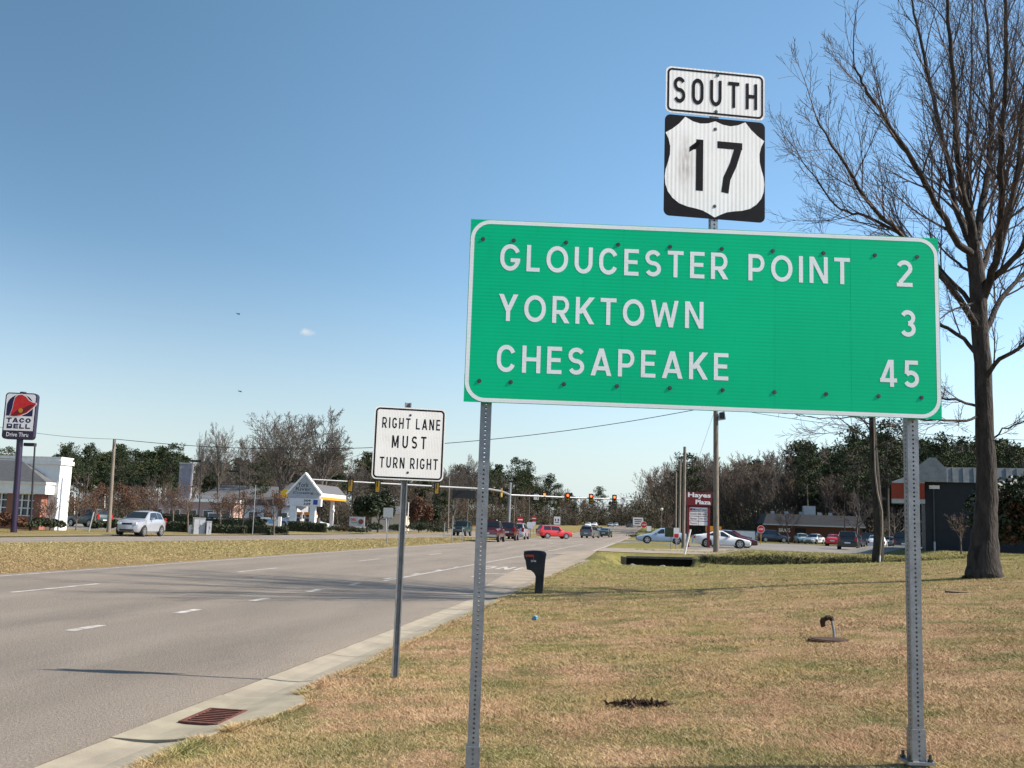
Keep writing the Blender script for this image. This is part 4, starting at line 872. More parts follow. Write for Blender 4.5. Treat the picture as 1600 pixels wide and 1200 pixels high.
def vehicle(name, label, cat, pos, heading, kind, col, metal=0., group=None, s=1., dark_low=False, lid=None):
    "heading: world angle the nose points to"
    k = KIND[kind]; L = k['L']; pm = paint(col[0], col[1], metal); st = k['st']
    r = T(name, label, cat, pos, heading, group); r.scale = (s, s, s)
    X = lambda x: L/2-x
    rg = []
    for x, zl, zs, zt, w, wt in st:
        hi = zt+.035 if zt > 1.3 else zt+.02
        h = [(0, zl), (w*.86, zl), (w*.985, zl+.12), (w, (zl+zs)*.55), (w*.975, zs), (wt, zt), (wt*.55, hi), (0, hi+.008)]
        full = h + [(-y, z) for y, z in reversed(h[1:-1])]; rg.append([(X(x), y, z) for y, z in full])
    n = len(rg[0]); mb = MB()
    for q in rg: mb.v += q
    for i in range(len(rg)-1):
        for j in range(n): mb.f.append((i*n+j, i*n+(j+1) % n, (i+1)*n+(j+1) % n, (i+1)*n+j))
    mb.f.append(tuple(range(n))); mb.f.append(tuple((len(rg)-1)*n+j for j in range(n)))
    mb.build('body', pm, r, smooth=.65)
    def lerp(a, b, t): return tuple(a[i]+(b[i]-a[i])*t for i in range(3))
    def panel(nm, c, off, m=MT['glass'], par=r):
        "a glazed panel a little proud of four body corners"
        P = [Vector(p) for p in c]; nn = (P[1]-P[0]).cross(P[3]-P[0]).normalized(); ce = sum(P, Vector())/4
        if nn.dot(ce-Vector((0, 0, .7))) < 0: nn = -nn
        b = MB(); b.quad(*[p+nn*off for p in P]); return b.build(nm, m, par, fix=False)
    def shield(nm, ia, ib, ta, tb):
        _, _, _, za, _, wa = st[ia]; _, _, _, zb, _, wb = st[ib]; xa, xb = X(st[ia][0]), X(st[ib][0])
        A_ = (xa+(xb-xa)*ta, za+(zb-za)*ta, wa+(wb-wa)*ta-.05); B_ = (xa+(xb-xa)*tb, za+(zb-za)*tb, wa+(wb-wa)*tb-.05)
        panel(nm, [(A_[0], -A_[2], A_[1]), (A_[0], A_[2], A_[1]), (B_[0], B_[2], B_[1]), (B_[0], -B_[2], B_[1])], .036)
    shield('windshield', *k['ws'], .06, .94); shield('rear_window', *k['rw'], .08, .80)
    a, b = k['sg']
    def side(x, up):
        xs = [q[0] for q in st]; w = np.interp(x, xs, [q[4]*.975 for q in st]); zs = np.interp(x, xs, [q[2] for q in st]); wt = np.interp(x, xs, [q[5] for q in st]); zt = np.interp(x, xs, [q[3] for q in st])
        return X(x), w+(wt-w)*up, zs+(zt-zs)*up
    x0, x1 = st[a][0], st[b][0]; xt0 = st[k['ws'][1]][0]; xt1 = st[k['rw'][0]][0]; xm = (xt0+xt1)/2
    for sg in (1, -1):
        for lo0, lo1, up0, up1 in ((x0+.22, xm-.05, xt0+.06, xm-.05), (xm+.05, (x1-.25 if x1 > xt1 else xt1-.12), xm+.05, (xt1-.04 if x1 > xt1 else xt1-.16))):
            P = [side(lo0, .08), side(lo1, .08), side(up1, .88), side(up0, .88)]
            panel('side_window', [(p[0], sg*p[1], p[2]) for p in P], .012)
    for wx in k['wb']:
        w = np.interp(wx, [q[0] for q in st], [q[4] for q in st])
        for sg in (1, -1):
            ar = MB(); pts = [(X(wx)+(k['wr']+.055)*math.cos(rad(t)), k['wr']+(k['wr']+.055)*math.sin(rad(t))) for t in range(-20, 201, 20)]
            ar.prism(pts, sg*(w-.20), sg*(w+.012)); ar.build('wheel_arch', MT['trim'], r)
            t = MB(); t.tube([(X(wx), sg*(w-.19), k['wr']), (X(wx), sg*(w-.15), k['wr']), (X(wx), sg*(w+.0), k['wr']), (X(wx), sg*(w+.028), k['wr'])], [k['wr']*.93, k['wr'], k['wr'], k['wr']*.93], 18)
            wh = t.build('wheel', MT['tyre'], r, smooth=.5)
            rm = MB(); rm.tube([(X(wx), sg*(w+.020), k['wr']), (X(wx), sg*(w+.034), k['wr'])], k['wr']*.24, 10)
            for q in range(5):
                an = q*math.pi*2/5+.3; c, sn = math.cos(an), math.sin(an); R1 = k['wr']*.62; ww = k['wr']*.13
                rm.add([(X(wx)-sn*ww, sg*(w+.031), k['wr']+c*ww), (X(wx)+sn*ww, sg*(w+.031), k['wr']-c*ww), (X(wx)+c*R1+sn*ww, sg*(w+.031), k['wr']+sn*R1-c*ww), (X(wx)+c*R1-sn*ww, sg*(w+.031), k['wr']+sn*R1+c*ww)], [(0, 1, 2, 3)])
            for q in range(16):
                a0, a1 = q*math.pi/8, (q+1)*math.pi/8
                rm.add([(X(wx)+math.cos(a_)*k['wr']*f_, sg*(w+.030), k['wr']+math.sin(a_)*k['wr']*f_) for a_, f_ in ((a0, .56), (a1, .56), (a1, .68), (a0, .68))], [(0, 1, 2, 3)])
            rm.build('rim', MT['rim'], wh, fix=False)
    f = st[1]; e = st[-2]; zf = f[2]
    for sg in (1, -1):
        hl = MB(); hl.prism([(sg*f[4]*.56, zf-.13), (sg*f[4]*.93, zf-.11), (sg*f[4]*.93, zf+.01), (sg*f[4]*.60, zf-.01)], X(-.004), X(.30), 0); hl.build('headlight', MT['lamp'], r)
        tl = MB(); ze = e[2]; tl.prism([(sg*e[4]*.68, ze-.22), (sg*e[4]*.99, ze-.22), (sg*e[4]*.97, ze+(.22 if st[-3][3] > 1.4 and kind != 'pickup' else -.01)), (sg*e[4]*.76, ze+(.20 if st[-3][3] > 1.4 and kind != 'pickup' else -.03))], X(L+.006), X(L-.14), 0); tl.build('tail_light', MT['tail'], r)
        mr = MB(); xm_ = st[k['ws'][0]][0]+.42; zz = st[k['ws'][0]][2]+.10; mr.box(X(xm_)-.09, X(xm_)+.05, min(sg*.86, sg*1.06)*k['W']/1.8, max(sg*.86, sg*1.06)*k['W']/1.8, zz-.07, zz+.08); mr.build('mirror', pm if not dark_low else MT['trim'], r)
    g = MB(); g.prism([(-f[4]*.46, zf-.15), (f[4]*.46, zf-.15), (f[4]*.5, zf-.03), (-f[4]*.5, zf-.03)], X(-.002), X(.2), 0); g.prism([(-f[4]*.7, f[1]+.06), (f[4]*.7, f[1]+.06), (f[4]*.66, f[1]+.16), (-f[4]*.66, f[1]+.16)], X(-.004), X(.2), 0); g.build('grille', MT['trim'], r)
    b1 = MB(); b1.box(X(L+.03), X(L-.16), -e[4]*.93, e[4]*.93, e[1]+.06, e[1]+.24); b1.build('rear_bumper', MT['trim'] if dark_low else (MT['rim'] if kind == 'pickup' else pm), r)
    lp = MB(); lp.box(X(L+.034), X(L+.02), -.26, .26, e[1]+.30, e[1]+.42); lp.build('licence_plate', MT['plate'], r)
    if kind == 'pickup':
        MB().box(X(5.40), X(3.55), -.80, .80, 1.165, 1.20).build('bed_cover', MT['trim'], r)
    if kind == 'jeep': pass
    if kind in ('suv', 'van', 'jeep'):
        rk = MB()
        for sg in (1, -1): rk.tube([(X(2.1), sg*.56, 1.80 if kind != 'van' else 1.76), (X(4.1 if kind != 'jeep' else 3.6), sg*.56, 1.80 if kind != 'van' else 1.76)], .022, 6)
        rk.build('roof_rack', MT['trim'], r)
    return r
C = dict(silver=('silver', (.40, .41, .44)), white=('white', (.78, .79, .80)), red=('red', (.55, .018, .022)), maroon=('maroon', (.075, .007, .010)), black=('black', (.012, .012, .014)),
         blue=('dark_blue', (.020, .030, .065)), green=('dark_green', (.020, .045, .040)), grey=('grey', (.16, .17, .18)), ltblue=('light_blue', (.36, .46, .58)), teal=('pale_green', (.45, .55, .53)), tan=('tan', (.45, .40, .32)))
UPR = rad(90)      # heading away from the eye, along the road
def car(name, label, px, py, d, head, kind, col, metal=0., group=None, s=1., cat='car', **kw):
    p = G(px, py, d); lift = .0
    if p.x < -3.7: p.z = max(p.z, float(rise(p.y)) + .003)
    else: p.z += .02
    return vehicle(name, label, cat, p, head, kind, C[col], metal, group, s, **kw)
def toward(px, d):      # heading that points straight at the eye
    p = A(px, 830, d); return math.atan2(-p.y, -p.x)
gt = 'traffic on the road'; gl = 'cars in the plaza car park'
car('retro_wagon', 'silver retro styled wagon driving on the far carriageway near the pole sign', 219, 838, 67, rad(-86), 'retro', 'silver', .35, gt)
car('pickup_truck', 'dark maroon pickup truck waiting in the left turn lane, last in the queue', 767, 846, 92, UPR, 'pickup', 'maroon', .2, gt, cat='truck')
car('suv', 'black and red four wheel drive queued ahead of the maroon pickup', 795, 845, 103, UPR, 'jeep', 'maroon', 0, gt)
car('minivan', 'silver minivan with open-looking dark rear window at the front of the turn queue', 810, 842, 113, UPR, 'van', 'silver', .3, gt)
car('suv', 'bright red four wheel drive turning across the junction', 866, 841, 128, rad(25), 'suv', 'red', 0, gt, .92)
car('minivan', 'dark grey minivan driving away in the middle lane past the junction', 922, 839, 150, rad(79), 'van', 'grey', .3, gt)
car('sedan', 'pale silver sedan farther along the road, ahead of the dark grey minivan', 938, 831, 195, rad(82), 'sedan', 'silver', .3, gt)
car('sedan', 'dark green sedan driving away beside the pale silver sedan', 946, 837, 168, rad(84), 'sedan', 'green', .2, gt)
car('jeep', 'dark green boxy four wheel drive coming towards the junction on the far carriageway', 722, 835, 124, rad(-92), 'jeep', 'green', .2, gt)
for i, (px, d, co, lb) in enumerate(((919, 330, 'white', 'distant white car with bright headlights, leftmost of the far oncoming cars'), (929, 350, 'white', 'distant white car second from the left among the far oncoming cars'), (954, 370, 'silver', 'distant silver car coming round the far bend, left of its dark neighbour'), (962, 390, 'white', 'distant pale car last in the row of far oncoming cars'), (984, 360, 'black', 'small black car far up the road near the white roadside board'))):
    car('far_car', lb, px, 817, d, rad(-95), 'sedan', co, 0, 'distant cars up the road')
car('parked_wagon', 'dark grey-green wagon with red tail lights parked beside the restaurant', 138, 820, 92, rad(158), 'suv', 'green', .2, None, .92)
car('parked_pickup', 'pale pickup truck parked behind the hedge right of the grey cabinets', 333, 822, 112, rad(-60), 'pickup', 'silver', .2, None, .9, cat='truck')
car('white_van', 'white van parked under the fuel canopy between the sign columns', 461, 812, 150, rad(205), 'van', 'white', 0, 'vehicles at the fuel pumps', 1.15)
car('dark_car', 'dark blue car stopped beside the white van at the pumps', 474, 812, 152, rad(-70), 'suv', 'blue', .2, 'vehicles at the fuel pumps')
car('white_car', 'white sedan nosing out from behind the right sign column at the pumps', 492, 815, 150, rad(0), 'sedan', 'white', 0, 'vehicles at the fuel pumps')
car('blue_car', 'dark blue sedan parked by the low pale building behind the hedges', 402, 812, 140, rad(-40), 'sedan', 'blue', .2)
car('sports_coupe', 'white coupe parked side-on in front of the plaza sign', 1127, 855, 84, rad(3), 'coupe', 'white', 0, gl, .98)
car('dark_red_coupe', 'dark red sedan parked just behind the white coupe', 1140, 850, 88, rad(2), 'sedan', 'maroon', .2, gl)
car('light_blue_sedan', 'pale blue sedan parked left of the wooden poles', 1034, 848, 95, rad(184), 'sedan', 'ltblue', .2, gl)
car('maroon_sedan', 'maroon sedan parked by the white trailer behind the plaza sign', 1144, 833, 128, rad(4), 'sedan', 'maroon', .2, gl, 1.05)
car('pale_car', 'pale green sedan facing out in front of the low brick building', 1253, 838, 150, toward(1253, 150)+.2, 'sedan', 'teal', .2, gl)
car('white_parked_sedan', 'white sedan facing out in front of the brick building, right of the pale green one', 1272, 838, 148, toward(1272, 148)-.35, 'sedan', 'white', 0, gl)
car('parked_car_shade', 'dark car in shade at the left end of the brick building', 1207, 838, 150, rad(10), 'suv', 'blue', .2, gl)
car('red_parked_sedan', 'red sedan seen from behind, left of the black minivan', 1303, 847, 128, UPR-.25, 'sedan', 'red', 0, gl)
car('black_minivan', 'black minivan seen from behind, beside the red sedan', 1326, 858, 100, UPR-.22, 'van', 'black', .2, gl)
car('dark_parked_car', 'dark blue sedan half hidden behind the black minivan', 1338, 846, 128, UPR-.3, 'sedan', 'blue', .2, gl)
car('shaded_truck', 'dark pickup in the shade under the trees behind the lot', 1354, 839, 142, rad(0), 'pickup', 'black', .1, gl, 1., cat='truck')
car('white_hatchback', 'white compact car seen from behind beside the slim tree', 1371, 858, 102, UPR-.25, 'sedan', 'white', 0, gl, 1.02)
car('grey_parked_sedan', 'silver grey sedan parked at the back of the lot near the dark building', 1395, 838, 145, rad(-30), 'sedan', 'silver', .3, gl)
car('black_parked_pickup', 'black pickup with red tail lights parked beside the dark metal-clad building', 1412, 859, 98, UPR-.2, 'pickup', 'black', .1, gl, cat='truck')
# ================================================================== POLES, WIRES, SIGNALS
def pole(name, label, px, py, d, top_px, top_py, r0, r1, m, cat='pole', group=None):
    b = G(px, py, d); t = A(top_px, top_py, d); r = T(name, label, cat, b, 0, group)
    o = MB().tube([(0, 0, -.2), (t.x-b.x, t.y-b.y, t.z-b.z)], [r0, r1], 10).build('shaft', m, r, smooth=.8)
    return r, b, t
pl_, bl_, tl_ = pole('utility_pole', 'leaning grey wooden utility pole at the left behind the silver wagon', 169.5, 832, 74, 179, 686, .16, .11, MT['wood'], group='wooden utility poles')
pr_, br_, tr_ = pole('utility_pole', 'tallest wooden pole standing in front of the white coupe, with a floodlight near its top', 1119, 864, 63.5, 1118.5, 612, .185, .15, MT['wood'], group='wooden utility poles')
fl = T('floodlight', 'grey box floodlight bolted to the tallest wooden pole', 'floodlight', A(1124, 650, 63.3)); MB().prism([(-.08, -.28), (.38, -.20), (.30, .28), (-.02, .20)], -.2, .2).build('housing', MT['metalgrey'], fl); MB().box(-.2, .05, -.03, .03, -.05, .05).build('arm', MT['galvd'], fl); MB().box(.0, .3, -.22, -.2, -.2, .2).build('lens', MT['lampoff'], fl)
for px, py, d, tx, ty, r0, lb in ((1067.5, 855, 78, 1070, 698, .14, 'tall thin wooden pole rising just left of the maroon plaza sign'), (1061, 850, 96, 1063, 720, .12, 'middle one of the three thin poles left of the plaza sign'), (1055.5, 846, 112, 1056.5, 738, .11, 'shortest of the three thin poles left of the plaza sign')):
    pole('utility_pole', lb, px, py, d, tx, ty, r0, r0*.8, MT['wood'], group='wooden utility poles')
def wire(label, pts, r=.012, name='overhead_wire', group='overhead wires'):
    P = [Vector(p) for p in pts]; out = []
    n = len(P)
    for i in range(n-1):
        p0, p1, p2, p3 = P[max(i-1, 0)], P[i], P[i+1], P[min(i+2, n-1)]
        for k in range(8):
            t = k/8; out.append(.5*((2*p1)+(p2-p0)*t+(2*p0-5*p1+4*p2-p3)*t*t+(3*p1-p0-3*p2+p3)*t**3))
    out.append(P[-1]); return tag(MB().tube(out, r, 5).build(name, MT['wire']), label, 'wire', group)
def sag(a, b, s, n=9):
    return [a+(b-a)*t+Vector((0, 0, -4*s*t*(1-t))) for t in np.linspace(0, 1, n)]
wire('long sagging wire from the leaning left pole across the road to the tall right pole', sag(tl_, tr_-Vector((0, 0, .9)), 1.55), .022)
wire('wire running right from the tall wooden pole behind the bare tree', sag(tr_-Vector((0, 0, .9)), A(1700, 690, 60), .5), .015)
wire('wire running left out of the picture from the leaning utility pole', sag(tl_, A(-120, 640, 60), .4), .014)
wire('thin guy wire slanting down left of the tall wooden pole', [tr_-Vector((0, 0, 1.0)), A(1090, 720, 72)], .009)
def lamp_post(name, label, px, py, d, tx, ty, m, head, cat='lamp post', group=None, r0=.08):
    r, b, t = pole(name, label, px, py, d, tx, ty, r0, r0*.7, m, cat, group); t = t-b
    if head == 'box': 
        MB().box(t.x-.75*d/70, t.x+.02, t.y-.16, t.y+.16, t.z-.02, t.z+.20).build('lamp_head', MT['trim'], r)
    elif head == 'two':
        MB().box(t.x-.5, t.x-.08, t.y-.12, t.y+.12, t.z-.10, t.z+.06).build('lamp_head', MT['lamp'], r); MB().box(t.x+.08, t.x+.5, t.y-.12, t.y+.12, t.z-.10, t.z+.06).build('lamp_head', MT['lamp'], r)
    elif head == 'arm':
        MB().tube([(t.x, t.y, t.z), (t.x-.35, t.y, t.z+.15), (t.x-.7, t.y, t.z+.12)], .04, 6).build('arm', m, r); MB().box(t.x-1.05, t.x-.6, t.y-.12, t.y+.12, t.z+.03, t.z+.16).build('lamp_head', MT['metalgrey'], r)
    elif head == 'globe':
        MB().tube([(t.x, t.y, t.z), (t.x, t.y, t.z+.12), (t.x, t.y, t.z+.34), (t.x, t.y, t.z+.42)], [.08, .2, .2, .05], 10).build('lamp_head', MT['lamp'], r, smooth=.9)
    return r
gp = 'lamp posts across the road'
lamp_post('lamp_post', 'dark lamp post with a box head in front of the brick restaurant', 47, 830, 70, 54.5, 697, MT['trim'], 'box', group=gp)
lamp_post('lamp_post', 'dark lamp post among bare trees left of the gas station', 310, 826, 110, 315, 722, MT['trim'], 'box', group=gp)
lamp_post('lamp_post', 'dark lamp post behind the bare tree over the pale store roof', 373, 824, 130, 375, 738, MT['trim'], 'box', group=gp)
lamp_post('lamp_post', 'pale twin-headed lamp post, the left one behind the turn sign post', 603, 826, 130, 604.5, 785, MT['metalgrey'], 'two', group=gp)
lamp_post('lamp_post', 'pale twin-headed lamp post, the right one behind the turn sign post', 608, 826, 140, 609.5, 782, MT['metalgrey'], 'two', group=gp)
lamp_post('lamp_post', 'plain white light pole just right of the turn sign post', 636, 826, 130, 638.5, 785, MT['white'], 'none', group=gp)
lamp_post('lamp_post', 'short post with a white globe lamp right of the station monument', 520, 828, 120, 520.5, 801, MT['metalgrey'], 'globe', group=gp, r0=.05)
lamp_post('lamp_post', 'pale street lamp with short arm by the restaurant car park', 116, 818, 120, 117, 770, MT['white'], 'arm', group=gp, r0=.06)
lamp_post('lamp_post', 'pale street lamp with short arm beside the leaning utility pole', 163, 818, 125, 164, 771, MT['white'], 'arm', group=gp, r0=.06)
lamp_post('lamp_post', 'tall thin wooden light pole standing behind the median left of the dark overhead panel', 700, 830, 150, 702, 745, MT['wood'], 'none', group=gp, r0=.1)
lamp_post('lamp_post', 'thin lamp post with pale head in the plaza lot before the far trees', 1320, 840, 140, 1319, 762, MT['trim'], 'globe', group=gp, r0=.07)
lamp_post('lamp_post', 'short roadside light left of the three thin poles', 1032, 838, 150, 1034, 798, MT['wood'], 'globe', group=gp, r0=.06)
# signals on two mast arms
def mast():
    b = G(794, 838, 140); b.z = float(rise(b.y)); top = A(797.5, 754, 140)
    r = T('signal_mast', 'grey steel traffic signal mast with a long arm over each carriageway', 'signal mast', b)
    L = lambda p: Vector(p)-b
    MB().tube([L(b), L(top)], [.22, .17], 12).build('shaft', MT['galv'], r, smooth=.8)
    a1 = [A(796, 773, 139.8), A(783, 767.5, 137), A(765, 764.5, 133), A(700, 761, 127), A(600, 755.5, 119), A(487, 749, 111)]
    MB().tube([L(p) for p in a1], [.15, .15, .14, .12, .10, .07], 10).build('arm', MT['galv'], r, smooth=.8)
    a2 = [A(798, 773.5, 140.2), A(880, 777, 146), A(988, 781, 153)]
    MB().tube([L(p) for p in a2], [.14, .12, .08], 10).build('arm', MT['galv'], r, smooth=.8)
mast()
def signal(label, c, face, lit, scale=1., back=False, group='traffic signals'):
    "c: centre of the head; face: direction the lenses look"
    r = T('traffic_signal', label, 'traffic signal', c, math.atan2(face.y, face.x)+math.pi/2, group); r.scale = (scale,)*3
    MB().box(-.17, .17, -.10, .10, -.53, .53).build('housing', MT['yellow'], r)
    MB().box(-.30, .30, .02, .04, -.66, .66).build('backplate', MT['trim'], r)
    for i, z in enumerate((.35, 0, -.35)):
        q = MB().tube([(0, -.101, z), (0, -.125, z)], .135, 14).build('lens', MT['redlit'] if (i == 0 and lit) else MT['lampoff'], r)
        v = MB(); P = [(math.cos(rad(t))*.15, z+math.sin(rad(t))*.15) for t in range(-10, 191, 20)]
        for (xa, za), (xb, zb) in zip(P[:-1], P[1:]): v.quad((xa, -.10, za), (xb, -.10, zb), (xb, -.33, zb), (xa, -.33, za))
        v.build('visor', MT['trim'], q, fix=False)
    MB().box(-.04, .04, .0, .14, -.05, .70).build('bracket', MT['trim'], r)
fr = -FH
for i, (px, py, w) in enumerate(((850.5, 777, 'leftmost'), (887, 778.3, 'second from the left'), (923.5, 779.6, 'third from the left'), (960, 781, 'rightmost'))):
    signal('traffic signal showing red over the road, %s of the four lit red' % w, A(px, py, 144+(px-850)*.06), fr, True, 1.12)
for i, (px, py, w) in enumerate(((547.5, 758.5, 'left of the turn sign'), (590, 760, 'behind the left edge of the turn sign'), (682.5, 763, 'just right of the turn sign'))):
    signal('back of a yellow traffic signal, %s' % w, A(px, py, 114+(px-547)*.08), FH, False, 1.18)
sd = Vector((.9, -.45, 0))
for i, (px, py, sx) in enumerate(((772, 768, 1), (783, 769.5, -1))):
    signal('yellow traffic signal seen from its side near the mast, %s one' % ('left' if sx > 0 else 'right'), A(px, py, 137), sd*sx, False, 1.05)
def board(name, label, cat, c, w, h, m, n, group=None, face=None, post=None, pm=None, thick=.04, pr=.035):
    "flat sign board facing direction n; post: ground point"
    rz = math.atan2(n.y, n.x)+math.pi/2
    r = T(name, label, cat, (c.x, c.y, post.z if post is not None else c.z), rz, group); z0 = c.z-(post.z if post is not None else c.z)
    MB().prism(rrect(-w/2, w/2, z0-h/2, z0+h/2, min(w, h)*.08, 3), 0, thick).build('panel', m, r)
    if post is not None: MB().tube([(0, thick+pr, -.1), (0, thick+pr, z0+h*.4)], pr, 6).build('post', pm or MT['galv'], r)
    r['z0'] = z0; return r, z0
r, _ = board('street_name_panel', 'dark back of the street name panel hanging from the left signal arm', 'sign', A(725, 772.5, 129.5), 2.9, 1.0, MT['trim'], fr, None)
MB().box(-1.0, -.95, .0, .03, .5, .95).box(.95, 1.0, .0, .03, .5, .95).build('hanger', MT['galvd'], r)
for px, py, lb in ((838, 776.5, 'white lane arrow sign on the signal arm, left of the red signals'), (973.5, 781, 'white lane arrow sign on the signal arm, right of the red signals')):
    r, z0 = board('lane_arrow_sign', lb, 'sign', A(px, py, 146), .72, .80, MT['signwhite'], fr, 'lane arrow signs')
    MB().add([(x, -.004, z) for x, z in ((.12, -.28), (.20, -.28), (.20, .05), (.02, .20), (-.04, .13), (.12, 0))], [tuple(range(6))]).add([(x, -.004, z) for x, z in ((-.2, .22), (-.06, .05), (.10, .28))], [(0, 1, 2)]).build('arrow', MT['blackink'], r)
# median and junction signs
def octo(r_): return [(r_*math.cos(rad(22.5+45*i)), r_*math.sin(rad(22.5+45*i))) for i in range(8)]
def median_sign(px, py, w, h, base_py, d, m, label, name='road_sign', back=False):
    c = A(px, py, d); g = G(px, base_py, d); return board(name, label, 'road sign', c, w, h, m, fr, None, post=g)
median_sign(606.5, 801, .62, .62, 855, 66, MT['alu'], 'grey back of a small sign in the median, left of the turn sign post')
median_sign(829, 821, .9, .8, 838, 128, MT['signwhite'], 'small white sign board at the median nose beyond the queue')
r, z0 = median_sign(870.5, 813.5, 1.1, 1.35, 828, 175, MT['signwhite'], 'white keep-lane sign on the median right of the junction')
MB().box(-.35, .35, -.006, -.003, z0-.35, z0-.25).box(-.35, -.2, -.006, -.003, z0-.1, z0+.3).box(.1, .3, -.006, -.003, z0-.1, z0+.3).build('lettering', MT['blackink'], r)
for px, py, d, lb in ((813, 812, 128, 'round red and white no entry sign with a white panel below'), (834.5, 810, 175, 'red and white no entry sign farther back on the median')):
    c = A(px, py, d); g = G(px, py+20, d); r = T('no_entry_sign', lb, 'road sign', (c.x, c.y, g.z), YAW, 'no entry signs'); z0 = c.z-g.z
    MB().tube([(0, 0, z0), (0, .03, z0)], .42, 20).build('disc', MT['red'], r); MB().box(-.30, .30, -.006, 0, z0-.07, z0+.07).build('bar', MT['white'], r); MB().tube([(0, .06, -.1), (0, .06, z0+.7)], .04, 6).build('post', MT['galv'], r)
    MB().box(-.30, .30, .0, .03, z0-1.15, z0-.55).build('lower_panel', MT['signwhite'], r)
for px, py, d, h, m, lb in ((824, 838, 122, 1.15, 'yellow', 'short yellow marker post at the median nose'), (706, 848, 80, 2.1, 'galv', 'thin grey marker post on the median left of the boxy four wheel drive'), (694, 838, 110, 1.5, 'galv', 'thin post on the far edge of the median, left of the dark panel'), (722, 846, 88, 1.2, 'galvd', 'short grey post on the median just below the boxy four wheel drive'), (394.5, 833, 84, 4.0, 'galv', 'grey steel post on the far verge, before the white and blue sign'), (776, 822, 160, 2.2, 'white', 'slim white post beyond the queue of turning cars')):
    p = G(px, py, d); o = tag(MB().tube([(0, 0, -.1), (0, 0, h)], .045*d/90, 6).build('marker_post', MT[m]), lb, 'post', 'roadside posts'); o.location = p
p = A(997, 815, 190); g = G(997, 825, 190); r, z0 = board('information_board', 'white roadside board beyond the driveways on the right', 'sign', p, 1.9, 1.5, MT['signwhite'], fr, None, post=g)
MB().box(-.7, .7, -.006, -.003, z0+.25, z0+.42).box(-.6, .6, -.006, -.003, z0-.1, z0+.05).box(-.6, .3, -.006, -.003, z0-.45, z0-.3).build('lettering', MT['blackink'], r)
def stop_sign(label, px, py, base_py, d, s):
    c = A(px, py, d); g = G(px, base_py, d); r = T('stop_sign', label, 'stop sign', (c.x, c.y, g.z), YAW, 'stop signs'); z0 = c.z-g.z
    p = MB().prism([(x, z+z0) for x, z in octo(s)], 0, .02).build('panel', MT['red'], r); MB().prism([(x, z+z0) for x, z in octo(s*1.08)], .006, .015).build('border', MT['white'], p)
    q = letters('STOP', -s*.62, s*.62, z0-s*.22, s*.45, .2, .6, .25, y=-.003).build('lettering', MT['white'], p, fix=False)
    MB().tube([(0, .06, -.1), (0, .06, z0)], .04, 6).build('post', MT['yellow'], r)
stop_sign('stop sign in the plaza lot left of the brick building', 1189, 827, 840, 118, .42)
stop_sign('small stop sign at the side street beyond the driveways', 1006, 820, 836, 140, .42)
p = A(1014, 826, 140); g = G(1014, 834, 140); board('small_red_sign', 'tiny red and white board low by the side street', 'sign', p, .6, .7, MT['signwhite'], fr, None, post=g)
c = A(1049, 832, 72); g = G(1049, 854, 72); board('green_lawn_sign', 'dark green box sign on a post left of the plaza sign', 'sign', c, .9, .62, MT['leafdark'], fr, None, post=g)
c = A(1057, 833, 71); g = G(1056, 856, 71); r, z0 = board('yard_sign', 'white yard sign with a red patch beside the wooden poles', 'sign', c, .38, .72, MT['signwhite'], fr, None, post=g)
MB().box(-.15, .15, -.006, -.002, z0-.32, z0-.05).build('red_patch', MT['red'], r)
p = G(1069, 868, 58); t = A(1079, 827, 58); o = tag(MB().tube([(0, 0, -.1), tuple(t-p)], .055, 6).build('leaning_post', MT['white']), 'leaning whitewashed post beside the culvert', 'post'); o.location = p
p = G(138, 833, 73); t = A(146.5, 800, 73); o = tag(MB().tube([(0, 0, -.1), tuple(t-p)], .05, 6).build('leaning_post', MT['metalgrey']), 'leaning pale sign post at the restaurant driveway', 'post'); o.location = p
for px, py, lb in ((372, 491, 'small dark bird gliding high in the left sky'), (375, 612, 'small dark bird low in the sky above the left trees')):
    c = A(px, py, 60); o = MB(); o.tube([(-.14, 0, 0), (-.05, 0, .02), (.06, 0, .01), (.14, 0, 0)], [.01, .03, .025, .005], 6)
    o.add([(.04, 0, .02), (-.04, 0, .02), (-.07, .22, .08), (-.01, .24, .08)], [(0, 1, 2, 3)]); o.add([(.04, 0, .02), (-.04, 0, .02), (-.07, -.20, .07), (-.01, -.22, .07)], [(3, 2, 1, 0)])
    o = tag(o.build('bird', MT['trim']), lb, 'bird', 'birds in the sky'); o.location = c; o.rotation_euler = (.2, .1, 1.0)
